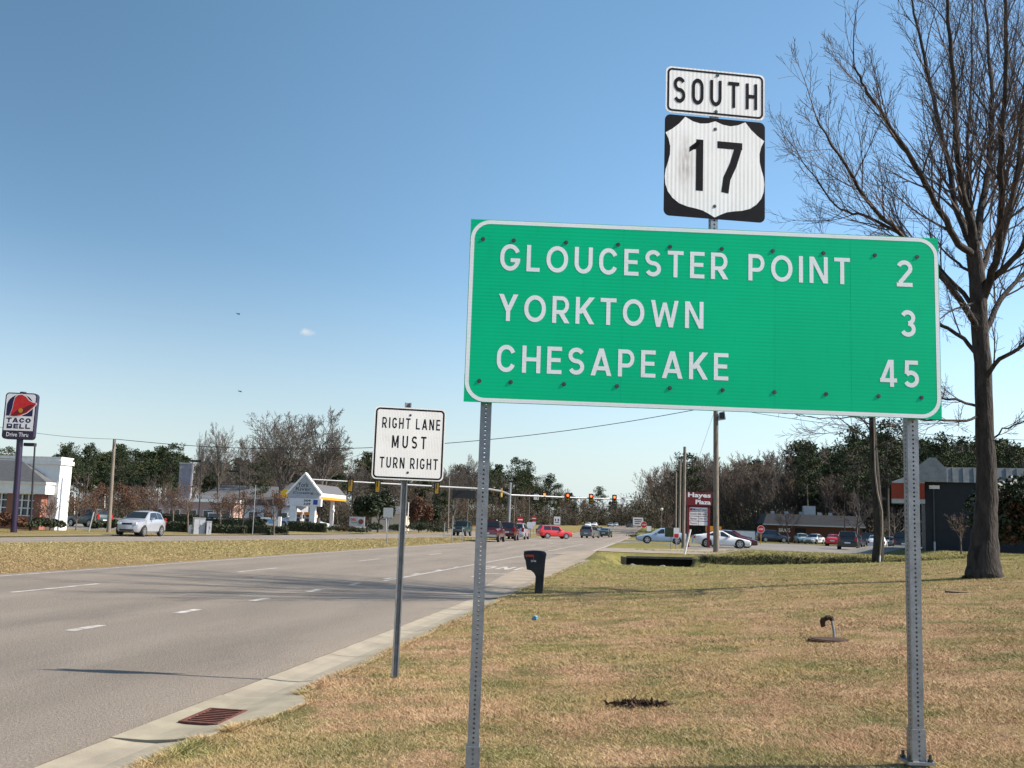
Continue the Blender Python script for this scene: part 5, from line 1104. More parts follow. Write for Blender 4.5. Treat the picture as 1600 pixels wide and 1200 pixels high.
# ================================================================== BUILDINGS AND STREET THINGS
def restaurant():
    c = G(85, 829, 74); x1, y0 = c.x, c.y; z0 = -.05
    r = T('restaurant', 'brick restaurant with white parapet, grey hipped roof and white window frames at the far left', 'restaurant', (x1, y0, 0))
    W = 16
    MB().box(-W, 0, 0, 1.5, z0, 5.15).box(-W, .10, -.10, 1.6, 4.72, 5.0).box(-W, .06, -.06, 1.56, 5.15, 5.27).box(-W+.2, -8.5, 1.5, 13, z0, 5.1).build('parapet', MT['white'], r)
    f0 = -.75      # dining room stands forward of the parapet block
    b = MB()
    b.box(-W, -.75, f0, 0, z0, .95); piers = [(-W, -11), (-9.6, -9.0), (-7.6, -7.0), (-5.5, -4.9), (-3.4, -2.8), (-1.3, -.75)]
    for a, q in piers: b.box(a, q, f0, f0+.4, .95, 2.55)
    b.box(-1.15, -.75, f0+.4, 0, .95, 2.55); b.build('brick_wall', MT['brick'], r)
    for (a, q), (a2, q2) in zip(piers[:-1], piers[1:]):
        w = MB()
        for x in np.linspace(q, a2, 4): w.box(max(x-.045, q), min(x+.045, a2), f0+.10, f0+.18, .95, 2.55)
        for z in (.97, 1.5, 2.05, 2.5): w.box(q, a2, f0+.11, f0+.17, z, z+.07)
        q_ = w.build('window', MT['white'], r); MB().box(q, a2, f0+.2, f0+.23, .95, 2.55).build('pane', MT['glass'], q_)
    MB().box(-W, -.3, f0-.35, 0, 2.55, 3.25).box(-W, -.22, f0-.45, 0, 3.25, 3.42).build('fascia', MT['white'], r)
    MB().add([(-W, f0-.5, 3.42), (-.2, f0-.5, 3.42), (-.2, .0, 3.42), (-W, 0, 3.42), (-W, -.01, 5.05), (-3.2, -.01, 5.05)], [(0, 1, 5, 4), (1, 2, 5), (0, 3, 2, 1), (2, 3, 4, 5)]).build('roof', MT['slate'], r)
restaurant()
def pole_sign():
    p = G(19, 832, 63.5); r = T('pole_sign', 'tall purple pole sign with a red bell emblem reading TACO BELL Drive Thru', 'sign', (p.x, p.y, 0), YAW+rad(3))
    c = A(30.5, 650, 63.5); S = 63.5/1600; w, h = 48*S, 73*S; zc = c.z; x0 = (c.x-p.x)*RH.x+(c.y-p.y)*RH.y
    MB().tube([(0, .21, -.2), (x0, .21, zc+h/2+.08)], .19, 14).build('pole', MT['purple'], r, smooth=.8)
    cab = MB().prism(rrect(x0-w/2, x0+w/2, zc-h/2, zc+h/2, .22), 0, .42).build('cabinet', MT['purple'], r)
    zs = zc-h/2+h*.185
    MB().prism([(x0-w/2+.07, zs), (x0+w/2-.07, zs)]+rrect(x0-w/2+.07, x0+w/2-.07, zs, zc+h/2-.07, .17)[0:14], -.012, 0).build('face', MT['signwhite'], cab)
    bx, bz = x0-.01, zc+h*.215
    MB().prism([(bx+math.cos(rad(t))*.80, bz+math.sin(rad(t))*.72) for t in range(0, 181, 10)]+[(bx-.80, bz-.62), (bx+.80, bz-.62)], -.016, -.012).build('arch', MT['navyink'], cab)
    bell = [(-.55, -.66), (-.30, -.68), (.05, -.62), (.45, -.42), (.80, -.10), (.98, .12), (.96, .22), (.72, .27), (.52, .38), (.30, .62), (.05, .74), (-.20, .70), (-.36, .52), (-.42, .20), (-.46, -.20), (-.56, -.52)]
    MB().prism([(bx+x*1.04-.0, bz+z*1.05) for x, z in bell], -.019, -.016).build('bell_outline', MT['signwhite'], cab)
    MB().prism([(bx+x*.97, bz+z*.97) for x, z in bell], -.023, -.019).build('bell', MT['red'], cab)
    MB().prism([(bx-.50, bz-.56), (bx-.22, bz-.60), (bx+.4, bz-.36), (bx+.90, bz+.12), (bx+.62, bz+.12), (bx+.2, bz-.12), (bx-.2, bz-.30)], -.026, -.023).build('bell_mouth', MT['maroon'], cab)
    MB().prism([(bx+.06+math.cos(rad(t))*.14, bz-.28+math.sin(rad(t))*.14) for t in range(0, 360, 30)], -.030, -.026).build('clapper', MT['yellow'], cab)
    for t, z, a, b in (('TACO', zs+.50, -.76, .72), ('BELL', zs+.13, -.70, .72)): letters(t, x0+a, x0+b, z, .29, .27, 1.0, .2, y=-.016).build('lettering', MT['navyink'], cab, fix=False)
    font_mesh('strip_lettering', 'Drive Thru', w*.70, MT['signwhite'], cab, (x0-w*.36, -.006, zc-h/2+.16), bold=.012, height=.26)
pole_sign()
def monument():
    d = 112; S = d/1600; p = G(472, 830, d); r = T('monument_sign', 'tall grey gabled monument sign with script lettering on two columns at the shopping centre', 'sign', (p.x, p.y, p.z), YAW+rad(-4))
    u = lambda px: (px-472)*S
    zz = lambda y: (830-y)*S
    MB().prism([(u(445), zz(772)), (u(498), zz(771)), (u(473), zz(741.5))], -.25, .35).prism([(u(447), zz(779)), (u(447), zz(772.2)), (u(497), zz(771.2)), (u(497), zz(779))], -.25, .35).build('gable', MT['metalgrey'], r)
    MB().prism([(u(473), zz(739.3)), (u(500.5), zz(772)), (u(498.3), zz(773)), (u(473), zz(742.6)), (u(446.3), zz(773.5)), (u(444), zz(772.5))], -.45, .45).build('gable_trim', MT['white'], r)
    MB().prism([(u(459), zz(791.5)), (u(468), zz(798)), (u(477), zz(791.5))], -.2, .2).build('pendant', MT['metalgrey'], r)
    bp = MB().box(u(440), u(500), -.35, .3, zz(791), zz(779.2)).build('price_panel', MT['signwhite'], r)
    MB().box(u(488), u(495), -.358, -.35, zz(788.5), zz(781)).build('blue_panel', M('blue_sign', (.03, .07, .30), (.025, .06, .25), 5, .5), bp)
    MB().box(u(472), u(485), -.356, -.35, zz(790), zz(780)).build('price_board', MT['signwhite'], bp)
    font_mesh('price_digits', '309', 11*S, MT['blackink'], bp, (u(473), -.36, zz(784.5)), bold=.03, height=3.6*S); font_mesh('price_digits', '329', 11*S, MT['blackink'], bp, (u(473), -.36, zz(789.5)), bold=.03, height=3.6*S)
    for t, a, b, y, h in (('York', 462, 479, 762, 7.5), ('River', 459, 483, 767.5, 5.5), ('Crossing', 455, 487, 773.5, 5)):
        q = font_mesh('lettering', t, (b-a)*S, MT['blackink'], r, (u(a), -.262, zz(y)), height=h*S)
    for a, b in ((451.5, 461), (483, 491.5)):
        c = MB().box(u(a), u(b), -.3, .3, -.2, zz(791.2)).box(u(a)-.12, u(b)+.12, -.4, .4, -.2, .35).build('column', MT['white'], r)
monument()
def canopy():
    r = T('fuel_canopy', 'fuel station canopy with a white and orange edge and a grey mansard top', 'canopy', (-43.6, 129, 0))
    MB().box(-4.6, 0, 0, 14, 4.02, 4.78).build('fascia_board', MT['white'], r)
    MB().box(-4.63, .03, -.03, 14.03, 4.0, 4.34).build('orange_band', MT['orange'], r)
    MB().add([(-4.6, 0, 4.78), (0, 0, 4.78), (0, 14, 4.78), (-4.6, 14, 4.78), (-3.6, 1.2, 6.0), (-1.0, 1.2, 6.0), (-1.0, 13, 6.0), (-3.6, 13, 6.0)], [(0, 1, 5, 4), (1, 2, 6, 5), (2, 3, 7, 6), (3, 0, 4, 7), (4, 5, 6, 7)]).build('mansard', MT['slate'], r)
    for x, y in ((-1, 2.5), (-1, 11), (-3.8, 2.5), (-3.8, 11)): MB().box(x-.22, x+.22, y-.22, y+.22, -.1, 4.02).build('column', MT['white'], r)
    MB().tube([(-3.9, -.06, 4.5), (-3.9, -.12, 4.5)], .62, 14).build('emblem', M('yellow_emblem', (.85, .48, .04), (.75, .40, .03), 4, .5), r)
    for i, (x, y, w) in enumerate(((-2, 4, 'nearest the right column'), (-3.0, 9, 'second from the right'), (-3.8, 5, 'left of the white van'))):
        q = T('fuel_pump', 'fuel pump with an orange top under the canopy, %s' % w, 'fuel pump', (-43.6+x, 129+y, 0), 0, 'fuel pumps')
        MB().box(-.45, .45, -.3, .3, 0, 1.55).build('body', MT['metalgrey'], q); MB().box(-.5, .5, -.34, .34, 1.9, 2.25).build('header', MT['orange'], q); MB().box(-.5, -.42, -.3, .3, 1.55, 1.9).box(.42, .5, -.3, .3, 1.55, 1.9).build('frame', MT['white'], q); MB().box(-.3, .3, -.31, -.30, .8, 1.4).build('screen', MT['lampoff'], q)
canopy()
def block(name, label, cat, px, py, d, w, dp, h, wall, roof, over=.3, rh=1.2, rz=0., windows=0, flat=False):
    p = G(px, py, d); r = T(name, label, cat, p, rz)
    MB().box(0, w, 0, dp, -.6, h).build('wall', wall, r)
    if flat: MB().box(-over, w+over, -over, dp+over, h, h+rh).build('roof', roof, r)
    else: MB().add([(-over, -over, h), (w+over, -over, h), (w+over, dp+over, h), (-over, dp+over, h), (-over+rh, dp/2, h+rh), (w+over-rh, dp/2, h+rh)], [(0, 1, 5, 4), (1, 2, 5), (2, 3, 4, 5), (3, 0, 4), (0, 3, 2, 1)]).build('roof', roof, r)
    for k in range(windows):
        x = w*(k+.5)/windows; q = MB().box(x-w/windows*.32, x+w/windows*.32, -.05, -.003, .8, 2.1).build('window', MT['white'], r); MB().box(x-w/windows*.28, x+w/windows*.28, -.06, -.05, .9, 2.0).build('pane', MT['glass'], q)
    return r
block('store', 'long pale store with a grey roof behind the bare trees left of the station', 'store', 312, 822, 175, 15.5, 12, 4.6, MT['metalgrey'], MT['slate'], .4, 2.0, .1, 6)
block('white_store', 'low pale building with a dark roof band behind the hedges beside the monument', 'building', 383, 820, 150, 6.5, 6, 3.0, MT['signwhite'], MT['slate'], .3, .9, .1, 3, True)
block('beige_house', 'low beige building behind the evergreen trees left of the turn sign', 'building', 580, 824, 150, 4.2, 6, 2.4, M('beige_siding', (.55, .47, .36), (.48, .41, .32), 2, .8), MT['slate'], .2, 1.2)
block('white_tower_store', 'pale tall sign tower rising above the trees behind the grey cabinets', 'building', 274, 815, 170, 1.9, 1.6, 9.6, M('faded_tower', (.27, .26, .29), (.20, .19, .22), 1, .8), MT['metalgrey'], .08, .15, .2, 0, True)
block('tan_store', 'tan store with a pink canopy behind the crape myrtles', 'building', 232, 818, 170, 14, 12, 3.4, M('pink_stucco', (.44, .30, .26), (.38, .26, .22), 2, .8), MT['white'], .3, .5, .1, 5, True)
def brick_store():
    d = 158; S = d/1600; p = G(1198, 838, d); r = T('brick_store', 'long low brick store with a dark mansard roof behind the plaza lot', 'store', p, YAW+rad(-9))
    W = 142*S; MB().box(0, W, 0, 12, -.3, 2.55).build('wall', M('shade_darkened_brick', (.105, .048, .036), (.070, .034, .027), 9, .9), r)  # brick colour darkened to carry the shade on this wall
    MB().box(-.6, W+.3, -1.2, 0, 2.55, 2.75).build('fascia', MT['metalgrey'], r)
    MB().add([(-.6, -1.2, 2.76), (W+.3, -1.2, 2.76), (W+.3, 12, 2.76), (-.6, 12, 2.76), (0, .1, 4.3), (W-.3, .1, 4.3), (W-.3, 11, 4.3), (0, 11, 4.3)], [(0, 1, 5, 4), (1, 2, 6, 5), (2, 3, 7, 6), (3, 0, 4, 7), (4, 5, 6, 7)]).build('roof', M('dark_shingles', (.040, .042, .050), (.028, .030, .036), 3, .9), r)
    font_mesh('lettering', 'BRASS', 1.7, MT['signwhite'], r, (1.8, -.06, 1.55), bold=.03, height=.6)
    for x in (.9, 3.0, 5.2, 8.0, 9.6): MB().box(x, x+.55, 3, 3.5, 4.3, 4.75).build('vent', MT['metalgrey'], r)
    MB().box(5.8, 7.6, 2.6, 4.2, 4.3, 5.7).build('rooftop_unit', MT['metalgrey'], r)
    MB().box(4.2, 5.8, -.04, -.003, 0, 2.2).build('door', MT['glass'], r)
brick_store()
def dark_building():
    d = 64; p = G(1447, 866, d); S = d/1600; r = T('dark_building', 'dark blue metal-clad building with a grey mansard and gabled corner behind the bare tree', 'building', p, YAW+rad(-21))
    W = 15; h = 107*S
    MB().box(0, W, 0, 14, -.5, h).build('wall', MT['cladding'], r)
    m = MB()
    m.add([(1.2, -.3, h), (W+.3, -.3, h), (W+.3, 14, h), (1.2, 14, h), (1.2, .25, h+.95), (W, .25, h+.95), (W, 13.5, h+.95), (1.2, 13.5, h+.95)], [(0, 1, 5, 4), (1, 2, 6, 5), (2, 3, 7, 6), (3, 0, 4, 7), (4, 5, 6, 7), (0, 3, 2, 1)])
    for x in np.arange(1.6, W, .6): m.add([(x, -.305, h+.01), (x+.04, -.305, h+.01), (x+.04, .245, h+.95), (x, .245, h+.95), (x, -.34, h+.03), (x+.04, -.34, h+.03), (x+.04, .21, h+.97), (x, .21, h+.97)], [(4, 5, 6, 7), (0, 4, 7, 3), (1, 2, 6, 5)])
    m.build('mansard', M('mansard_metal', (.17, .18, .19), (.12, .13, .14), 3, .7), r)
    MB().prism([(-.55, h), (1.25, h), (1.25, h+.82), (.65, h+1.48), (.3, h+1.50), (-.55, h+.85)], -.55, 2.2).build('gable_front', M('gable_metal', (.24, .25, .26), (.18, .19, .20), 3, .7), r)
    MB().prism([(-.62, h-.1), (.0, h-.1), (.0, h+.75), (-1.9, h-.02), (-1.9, h-.1)], -.4, 1.6).box(-1.95, 0, -.4, 1.6, h-1.35, h-1.08).build('awning', MT['metalgrey'], r)
    MB().box(-1.95, -.02, -.45, 1.55, h-1.08, h-.12).build('sign_box', M('orange_red_sign', (.26, .036, .013), (.21, .030, .011), 3, .5), r)
    MB().tube([(.50, -.08, 0), (.50, -.08, h-.1)], .045, 6).build('downspout', M('grey_downspout', (.07, .075, .085), (.05, .055, .06), 3, .6), r)
    MB().box(.25, .85, -.16, -.02, h-.42, h-.2).build('wall_light', MT['signwhite'], r)
    MB().tube([(.50, -.10, -.2), (.50, -.10, .62)], .06, 8).build('pipe_guard', MT['metalgrey'], r)
dark_building()
block('white_trailer', 'white boxy trailer parked beyond the maroon sedan by the plaza sign', 'trailer', 1146, 832, 140, 2.9, 5, 1.45, MT['white'], MT['metalgrey'], .02, .1, .1, 0, True)
block('orange_roof_kiosk', 'grey kiosk with an orange roof behind the plaza sign', 'kiosk', 1107, 832, 138, 1.6, 2, 1.3, MT['metalgrey'], MT['orange'], .1, .7, .1, 0, True)
def plaza_sign():
    d = 82; S = d/1600; p = G(1091, 853, d); r = T('plaza_sign', 'tall maroon roadside sign reading Hayes Plaza above white tenant panels', 'sign', p, YAW+rad(4))
    u = lambda px: (px-1091)*S
    zz = lambda y: (A(1091, y, d).z - p.z)
    top = MB().box(u(1071), u(1111), -.2, .2, zz(790), zz(769)).build('top_cabinet', MT['maroon'], r)
    font_mesh('lettering', 'Hayes', 36*S, MT['signwhite'], top, (u(1073), -.21, zz(779.5)), bold=.035, height=9.5*S); font_mesh('lettering', 'Plaza', 24*S, MT['signwhite'], top, (u(1085), -.21, zz(788)), bold=.035, height=7*S)
    fr_ = MB().box(u(1073), u(1076), -.15, .15, -.2, zz(790)).box(u(1105), u(1108.5), -.15, .15, -.2, zz(790)).box(u(1076), u(1105), -.12, .12, zz(792.5), zz(790)); fr_.build('frame', MT['maroon'], r)
    pn = MB()
    for a, b, c, e in ((1076, 1105, 792.7, 799.5), (1076, 1105, 800, 806.5), (1076, 1090, 807, 814), (1090.5, 1105, 807, 814), (1076, 1090, 814.5, 821), (1090.5, 1105, 814.5, 821)): pn.box(u(a)+.01, u(b)-.01, -.1, .1, zz(e)+.01, zz(c)-.01)
    q = pn.build('tenant_panel', MT['signwhite'], r)
    for t, a, b, y, h, m in (('MovieTown', 1082, 1103, 798, 3.4, 'blackink'), ('FOOD 890-1840', 1077.5, 1103.5, 805, 3.4, 'maroon'), ('Barber', 1078, 1088.5, 812, 3, 'blackink'), ('Nail Spa', 1092, 1103, 812, 3, 'blackink'), ('Pizzeria', 1077.5, 1088, 819, 2.6, 'red')):
        font_mesh('tenant_lettering', t, (b-a)*S, MT[m], q, (u(a), -.105, zz(y)), bold=.01, height=h*S)
    MB().box(u(1077), u(1081), -.108, -.1, zz(798.3), zz(794.3)).build('tenant_logo', MT['red'], q)
plaza_sign()
def small_sign(label, px0, px1, y0, y1, base, d, m, extras, name='business_sign', frame=None):
    S = d/1600; p = G((px0+px1)/2, base, d); r = T(name, label, 'sign', p, YAW); w = (px1-px0)*S; z0, z1 = A(px0, y1, d).z-p.z, A(px0, y0, d).z-p.z
    MB().box(-w/2, w/2, -.12, .12, z0, z1).build('panel', m, r); MB().box(-w/2+.1, -w/2+.25, -.1, .1, -.1, z0).box(w/2-.25, w/2-.1, -.1, .1, -.1, z0).build('leg', frame or MT['metalgrey'], r)
    for nm, a, b, c, e, mm in extras: MB().box(-w/2+a*w, -w/2+b*w, -.13, -.121, z0+(z1-z0)*c, z0+(z1-z0)*e).build(nm, mm, r)
    return r, w, z0, z1
r, w, z0, z1 = small_sign('low white sign with blue and red lettering beside a white pillar', 406.5, 432, 808, 824.5, 829, 104, MT['signwhite'], [('blue_stripe', .3, .75, .60, .85, MT['blue']), ('blue_wave', .5, .85, .42, .58, MT['blue'])])
font_mesh('lettering', '3.9 fresh', w*.72, MT['red'], r, (-w*.42, -.13, z0+.12*(z1-z0)), bold=.03, height=.22*(z1-z0)); MB().box(w/2+.1, w/2+.4, -.15, .15, -.1, z1+.1).build('pillar', MT['white'], r)
r, w, z0, z1 = small_sign('low grey sign with red and green lettering and a brown disc', 545.5, 569, 807, 822, 829, 112, MT['metalgrey'], [])
font_mesh('lettering', 'DELI', w*.36, MT['red'], r, (-w*.42, -.13, z0+.58*(z1-z0)), bold=.05, height=.26*(z1-z0)); font_mesh('lettering', 'fresh', w*.4, M('green_ink', (.08, .22, .05), (.06, .18, .04), 4), r, (-w*.36, -.13, z0+.34*(z1-z0)), bold=.02, height=.16*(z1-z0)); MB().tube([(w*.26, -.121, z0+(z1-z0)*.5), (w*.26, -.14, z0+(z1-z0)*.5)], w*.17, 16).build('disc', MT['rust'], r)
for a, b, t, lb in ((300, 319.5, 808.5, 'large grey utility cabinet standing on the far verge behind the silver wagon'), (320.5, 329, 814, 'smaller grey utility cabinet beside the large one')):
    d = 78; S = d/1600; p = G((a+b)/2, 834, d); w = (b-a)*S; h = A(a, t, d).z-p.z
    r = T('utility_cabinet', lb, 'cabinet', p, YAW+.45, 'grey utility cabinets'); MB().box(-w*.42, w*.42, -.35, .35, -.1, h-.05).build('body', MT['metalgrey'], r); MB().box(-w*.45, w*.45, -.39, .39, h-.05, h).build('lid', MT['metalgrey'], r); MB().box(-.012, .012, -.36, -.35, .1, h-.15).box(.05, .09, -.38, -.35, h*.45, h*.6).build('door_handle', MT['galvd'], r)
p = G(297, 834, 78); r = T('hydrant', 'small white hydrant at the left of the grey cabinets', 'hydrant', p); MB().tube([(0, 0, -.1), (0, 0, .5), (0, 0, .62), (0, 0, .70)], [.11, .11, .14, .03], 10).build('barrel', MT['white'], r); MB().tube([(-.2, 0, .42), (.2, 0, .42)], .06, 8).build('outlet', MT['white'], r)
# culvert under the driveway
def culvert():
    a, b = Vector((-1.7, 56.75, 0)), Vector((2.4, 56.9, 0)); p = Vector(((a.x+b.x)/2, (a.y+b.y)/2, 0)); rz = math.atan2(b.y-a.y, b.x-a.x); w = (b-a).length
    r = T('culvert', 'dark concrete culvert opening in the ditch under the pale driveway', 'culvert', (p.x, p.y, 0), rz)
    MB().prism([(-w/2, -1.3), (-w/2+.3, -1.3), (-w/2+.3, .02), (-w/2, .10)], 0, .35).prism([(w/2-.25, -1.3), (w/2, -1.3), (w/2, .12), (w/2-.25, .06)], 0, .35).prism([(-w/2+.3, .0), (w/2-.25, .04), (w/2-.25, .17), (-w/2+.3, .10)], 0, .35).build('headwall', M('old_concrete', (.16, .145, .115), (.085, .078, .064), 4, .9, bump=.3), r)
    MB().box(-w/2+.29, w/2-.24, .25, .34, -1.3, .03).build('barrel', M('culvert_painted_shade', (.006, .006, .006), (.010, .010, .010), 5, 1.), r)  # flat black plate behind the opening, painted as the shade inside
    R = random.Random(5)
    for k in range(13):
        q = A(988+R.uniform(0, 60), 880, 46.3+R.uniform(-.8, .6)); s = R.uniform(.07, .17); m = MB(); vs = []
        import bmesh
        bm = bmesh.new(); bmesh.ops.create_icosphere(bm, subdivisions=2, radius=s)
        for v in bm.verts: v.co *= R.uniform(.75, 1.15)
        for v in bm.verts: v.co.z *= .65
        me = bpy.data.meshes.new('rubble_stone'); bm.to_mesh(me); bm.free(); me.materials.append(MT['stone']); o = link('rubble_stone', me); o.location = (q.x, q.y, Hs(q.x, q.y)+s*.3); tag(o, 'pale rubble stone lying in the ditch mouth by the culvert', 'stone', 'rubble in the ditch')
culvert()
# ================================================================== VEGETATION FURTHER OFF
def wood_bare(seed, mx=3):
    R = np.random.default_rng(seed); S = Segs()
    P = dict(ns=(6, 5, 4, 3), wob=(.05, .08, .10, .12), up=(.04, .07, .08, .08), tip=(.2, .2, .3, .5), rmin=.022, max=mx, kids=(13, 10, 7), t0=(.26, .2, .15), ang=(R.uniform(.45, .65), .55, .6), len=(.80, .55, .5), rr=(.5, .5, .6))
    grow(S, R, (0, 0, -.2), (0, 0, 1), 11.0, .20, 0, P); a = S.arr(); k = 12.0/a[:, 5].max(); a[:, :6] *= k; return tubes(a, 3)
WB = [wood_bare(s) for s in (1, 2, 3, 4, 5, 6)]
WP = []
for s, c0, wd in ((11, .45, .17), (12, .38, .20), (13, .55, .16), (14, .30, .19), (15, .50, .21)):
    a, t = pine_arrays(s, 12., .17, c0, wd, 34, (.55, .16)); V, F = tubes(a, 5); k = 12.0/max(t[:, 2].max(), 1); WP.append((V*k, F, t*k))
WR = np.random.default_rng(77)
def forest(name, rows, label, cat='wood'):
    "one far-off mass of trees: trunks and twigs, needles, undergrowth"
    Vq, Fq, Vt, mt_t, mq, o = [], [], [], [], [], 0
    allV, allF, allM, off = [], [], [], 0
    def put(V, F, m):
        nonlocal off
        if F.shape[1] == 3: F = np.concatenate([F, F[:, 2:3]], 1)[:, :4]; tri = True
        allV.append(V); allF.append((F+off, m)); off += len(V)
    tris_, quads_ = [], []
    for px, top, d, ty in rows:
        p = A(px, top, d); g = Hs(p.x, p.y); h = max(p.z-g, 2.)*WR.uniform(.93, 1.03); k = h/12.; an = WR.uniform(0, 6.28); c, s = math.cos(an), math.sin(an); Rm = np.array([[c, -s, 0], [s, c, 0], [0, 0, 1]]).T*np.array([k*WR.uniform(.85, 1.25)]*2+[k])
        Rm = np.array([[c, s, 0], [-s, c, 0], [0, 0, 1.]])*k
        base = np.array([p.x, p.y, g])
        if ty == 'b':
            V, F = WB[WR.integers(len(WB))]; quads_.append((V@Rm+base, F, 0 if WR.random() < .6 else 3))
        elif ty == 'p':
            V, F, t = WP[WR.integers(len(WP))]; quads_.append((V@Rm+base, F, 0)); tris_.append((t@Rm+base, 1 if WR.random() < .6 else 2))
        elif ty == 'u':     # undergrowth: a bushy brown thicket
            n = 1000; q = WR.normal(0, 1, (n, 3))*np.array([.30, .30, .26])*h + np.array([0, 0, h*.42]); u = WR.normal(0, .30, (n, 3)); u[:, 2] = np.abs(u[:, 2])+.5; sd = WR.normal(0, 1, (n, 3))*.05*max(1, d/160); q[:, 2] = np.abs(q[:, 2])
            t = np.stack([q-sd, q+sd, q+u*h*.075], 1).reshape(-1, 3)+base; tris_.append((t, 4))
    Vs, Fs, Ms, off = [], [], [], 0
    for V, F, m in quads_: Vs.append(V); Fs.append(F+off); Ms.append(np.full(len(F), m)); off += len(V)
    nq = off
    me_faces_q = np.concatenate(Fs) if Fs else np.zeros((0, 4), int); mq = np.concatenate(Ms) if Ms else np.zeros(0, int)
    Tv = np.concatenate([t for t, m in tris_]) if tris_ else np.zeros((0, 3)); mt = np.concatenate([np.full(len(t)//3, m) for t, m in tris_]) if tris_ else np.zeros(0, int)
    V = np.concatenate(Vs+[Tv]) if Vs else Tv; Ft = np.arange(len(Tv)).reshape(-1, 3)+nq
    me = bpy.data.meshes.new(name); me.vertices.add(len(V)); me.vertices.foreach_set('co', V.astype(np.float32).ravel())
    li = np.concatenate([me_faces_q.ravel(), Ft.ravel()]).astype(np.int32); me.loops.add(len(li)); me.loops.foreach_set('vertex_index', li)
    ls = np.concatenate([np.arange(len(me_faces_q))*4, len(me_faces_q)*4+np.arange(len(Ft))*3]).astype(np.int32); me.polygons.add(len(ls)); me.polygons.foreach_set('loop_start', ls)
    for m in ('twigg', 'needle', 'needle2', 'twigr', 'brush'): me.materials.append(MT[m])
    me.polygons.foreach_set('material_index', np.concatenate([mq, mt]).astype(np.int32)); me.update(calc_edges=True); me.validate()
    o = link(name, me); o['kind'] = 'stuff'; o['label'] = label; o['category'] = cat; return o
def prof(pts): return lambda x: float(np.interp(x, [p[0] for p in pts], [p[1] for p in pts]))
left_top = prof([(-100, 700), (0, 703), (30, 708), (60, 735), (90, 712), (110, 698), (150, 705), (180, 700), (220, 712), (260, 700), (300, 712), (330, 715), (380, 715), (420, 705), (480, 712), (560, 712), (600, 720), (680, 728), (720, 722), (760, 722), (800, 722), (830, 725), (850, 742), (900, 765), (950, 778), (1000, 790)])
rows = []
for px in np.arange(-110, 610, 11):
    q = px+WR.uniform(-5, 5); pine = WR.random() < (.9 if px < 300 else .6)
    rows.append((q, left_top(q)-8+WR.uniform(-4, 14), WR.uniform(255, 300), 'p' if pine else 'b'))
    rows.append((q+6, left_top(q)+WR.uniform(6, 34), WR.uniform(215, 250), 'b' if WR.random() < (.45 if px < 300 else .62) else 'p'))
    rows.append((q+3, 775+WR.uniform(-14, 12), WR.uniform(195, 230), 'u')); rows.append((q+9, 782+WR.uniform(-10, 12), WR.uniform(180, 215), 'u'))
    if WR.random() < .5: rows.append((q+2, 765+WR.uniform(-15, 15), WR.uniform(190, 215), 'b'))
forest('left_woodland', rows, 'mass of pines and bare trees filling the skyline left of the turn sign')
rows = []
for px in np.arange(600, 1010, 9):
    q = px+WR.uniform(-5, 5); f = max(0, (px-700)/300); dn = 270+260*f
    pine = WR.random() < (.15 if px < 770 else .55)
    rows.append((q, left_top(q)+WR.uniform(-3, 16), dn+WR.uniform(0, 60), 'p' if pine else 'b'))
    rows.append((q+5, left_top(q)+WR.uniform(12, 40), dn-WR.uniform(10, 50), 'b' if WR.random() < .55 else 'p'))
    rows.append((q+2, 788+WR.uniform(-16, 10)+12*f, dn-WR.uniform(20, 60), 'u')); rows.append((q+6, 796+WR.uniform(-10, 10)+8*f, dn-WR.uniform(40, 80), 'u'))
    rows.append((q+4, 775+WR.uniform(-12, 15)+10*f, dn-WR.uniform(20, 60), 'b'))
forest('middle_woodland', rows, 'mixed woodland closing the road beyond the red signals')
right_top = prof([(990, 790), (1003, 775), (1015, 745), (1040, 722), (1080, 712), (1130, 716), (1200, 712), (1240, 704), (1290, 700), (1330, 690), (1380, 680), (1440, 690), (1480, 695), (1520, 700), (1600, 700), (1720, 700)])
rows = []
for px in np.arange(998, 1720, 10):
    q = px+WR.uniform(-5, 5); dn = np.interp(px, [1000, 1060, 1200, 1700], [420, 240, 190, 165])
    pine = WR.random() < (.12 if px < 1230 else .6)
    rows.append((q, right_top(q)-13+WR.uniform(-3, 14), dn+WR.uniform(10, 45), 'p' if pine else 'b'))
    rows.append((q+5, right_top(q)-10+WR.uniform(2, 28), dn-WR.uniform(0, 15), 'b' if px < 1230 or WR.random() < .4 else 'p'))
    rows.append((q+8, right_top(q)+WR.uniform(15, 60), dn-WR.uniform(0, 20), 'b'))
    rows.append((q+2, 795+WR.uniform(-25, 12), dn-WR.uniform(0, 20), 'u')); rows.append((q+6, 806+WR.uniform(-12, 10), dn-WR.uniform(5, 25), 'u')); rows.append((q+4, 770+WR.uniform(-18, 15), dn+WR.uniform(0, 25), 'u'))
forest('right_woodland', rows, 'dark winter woodland behind the plaza lot and the brick store')
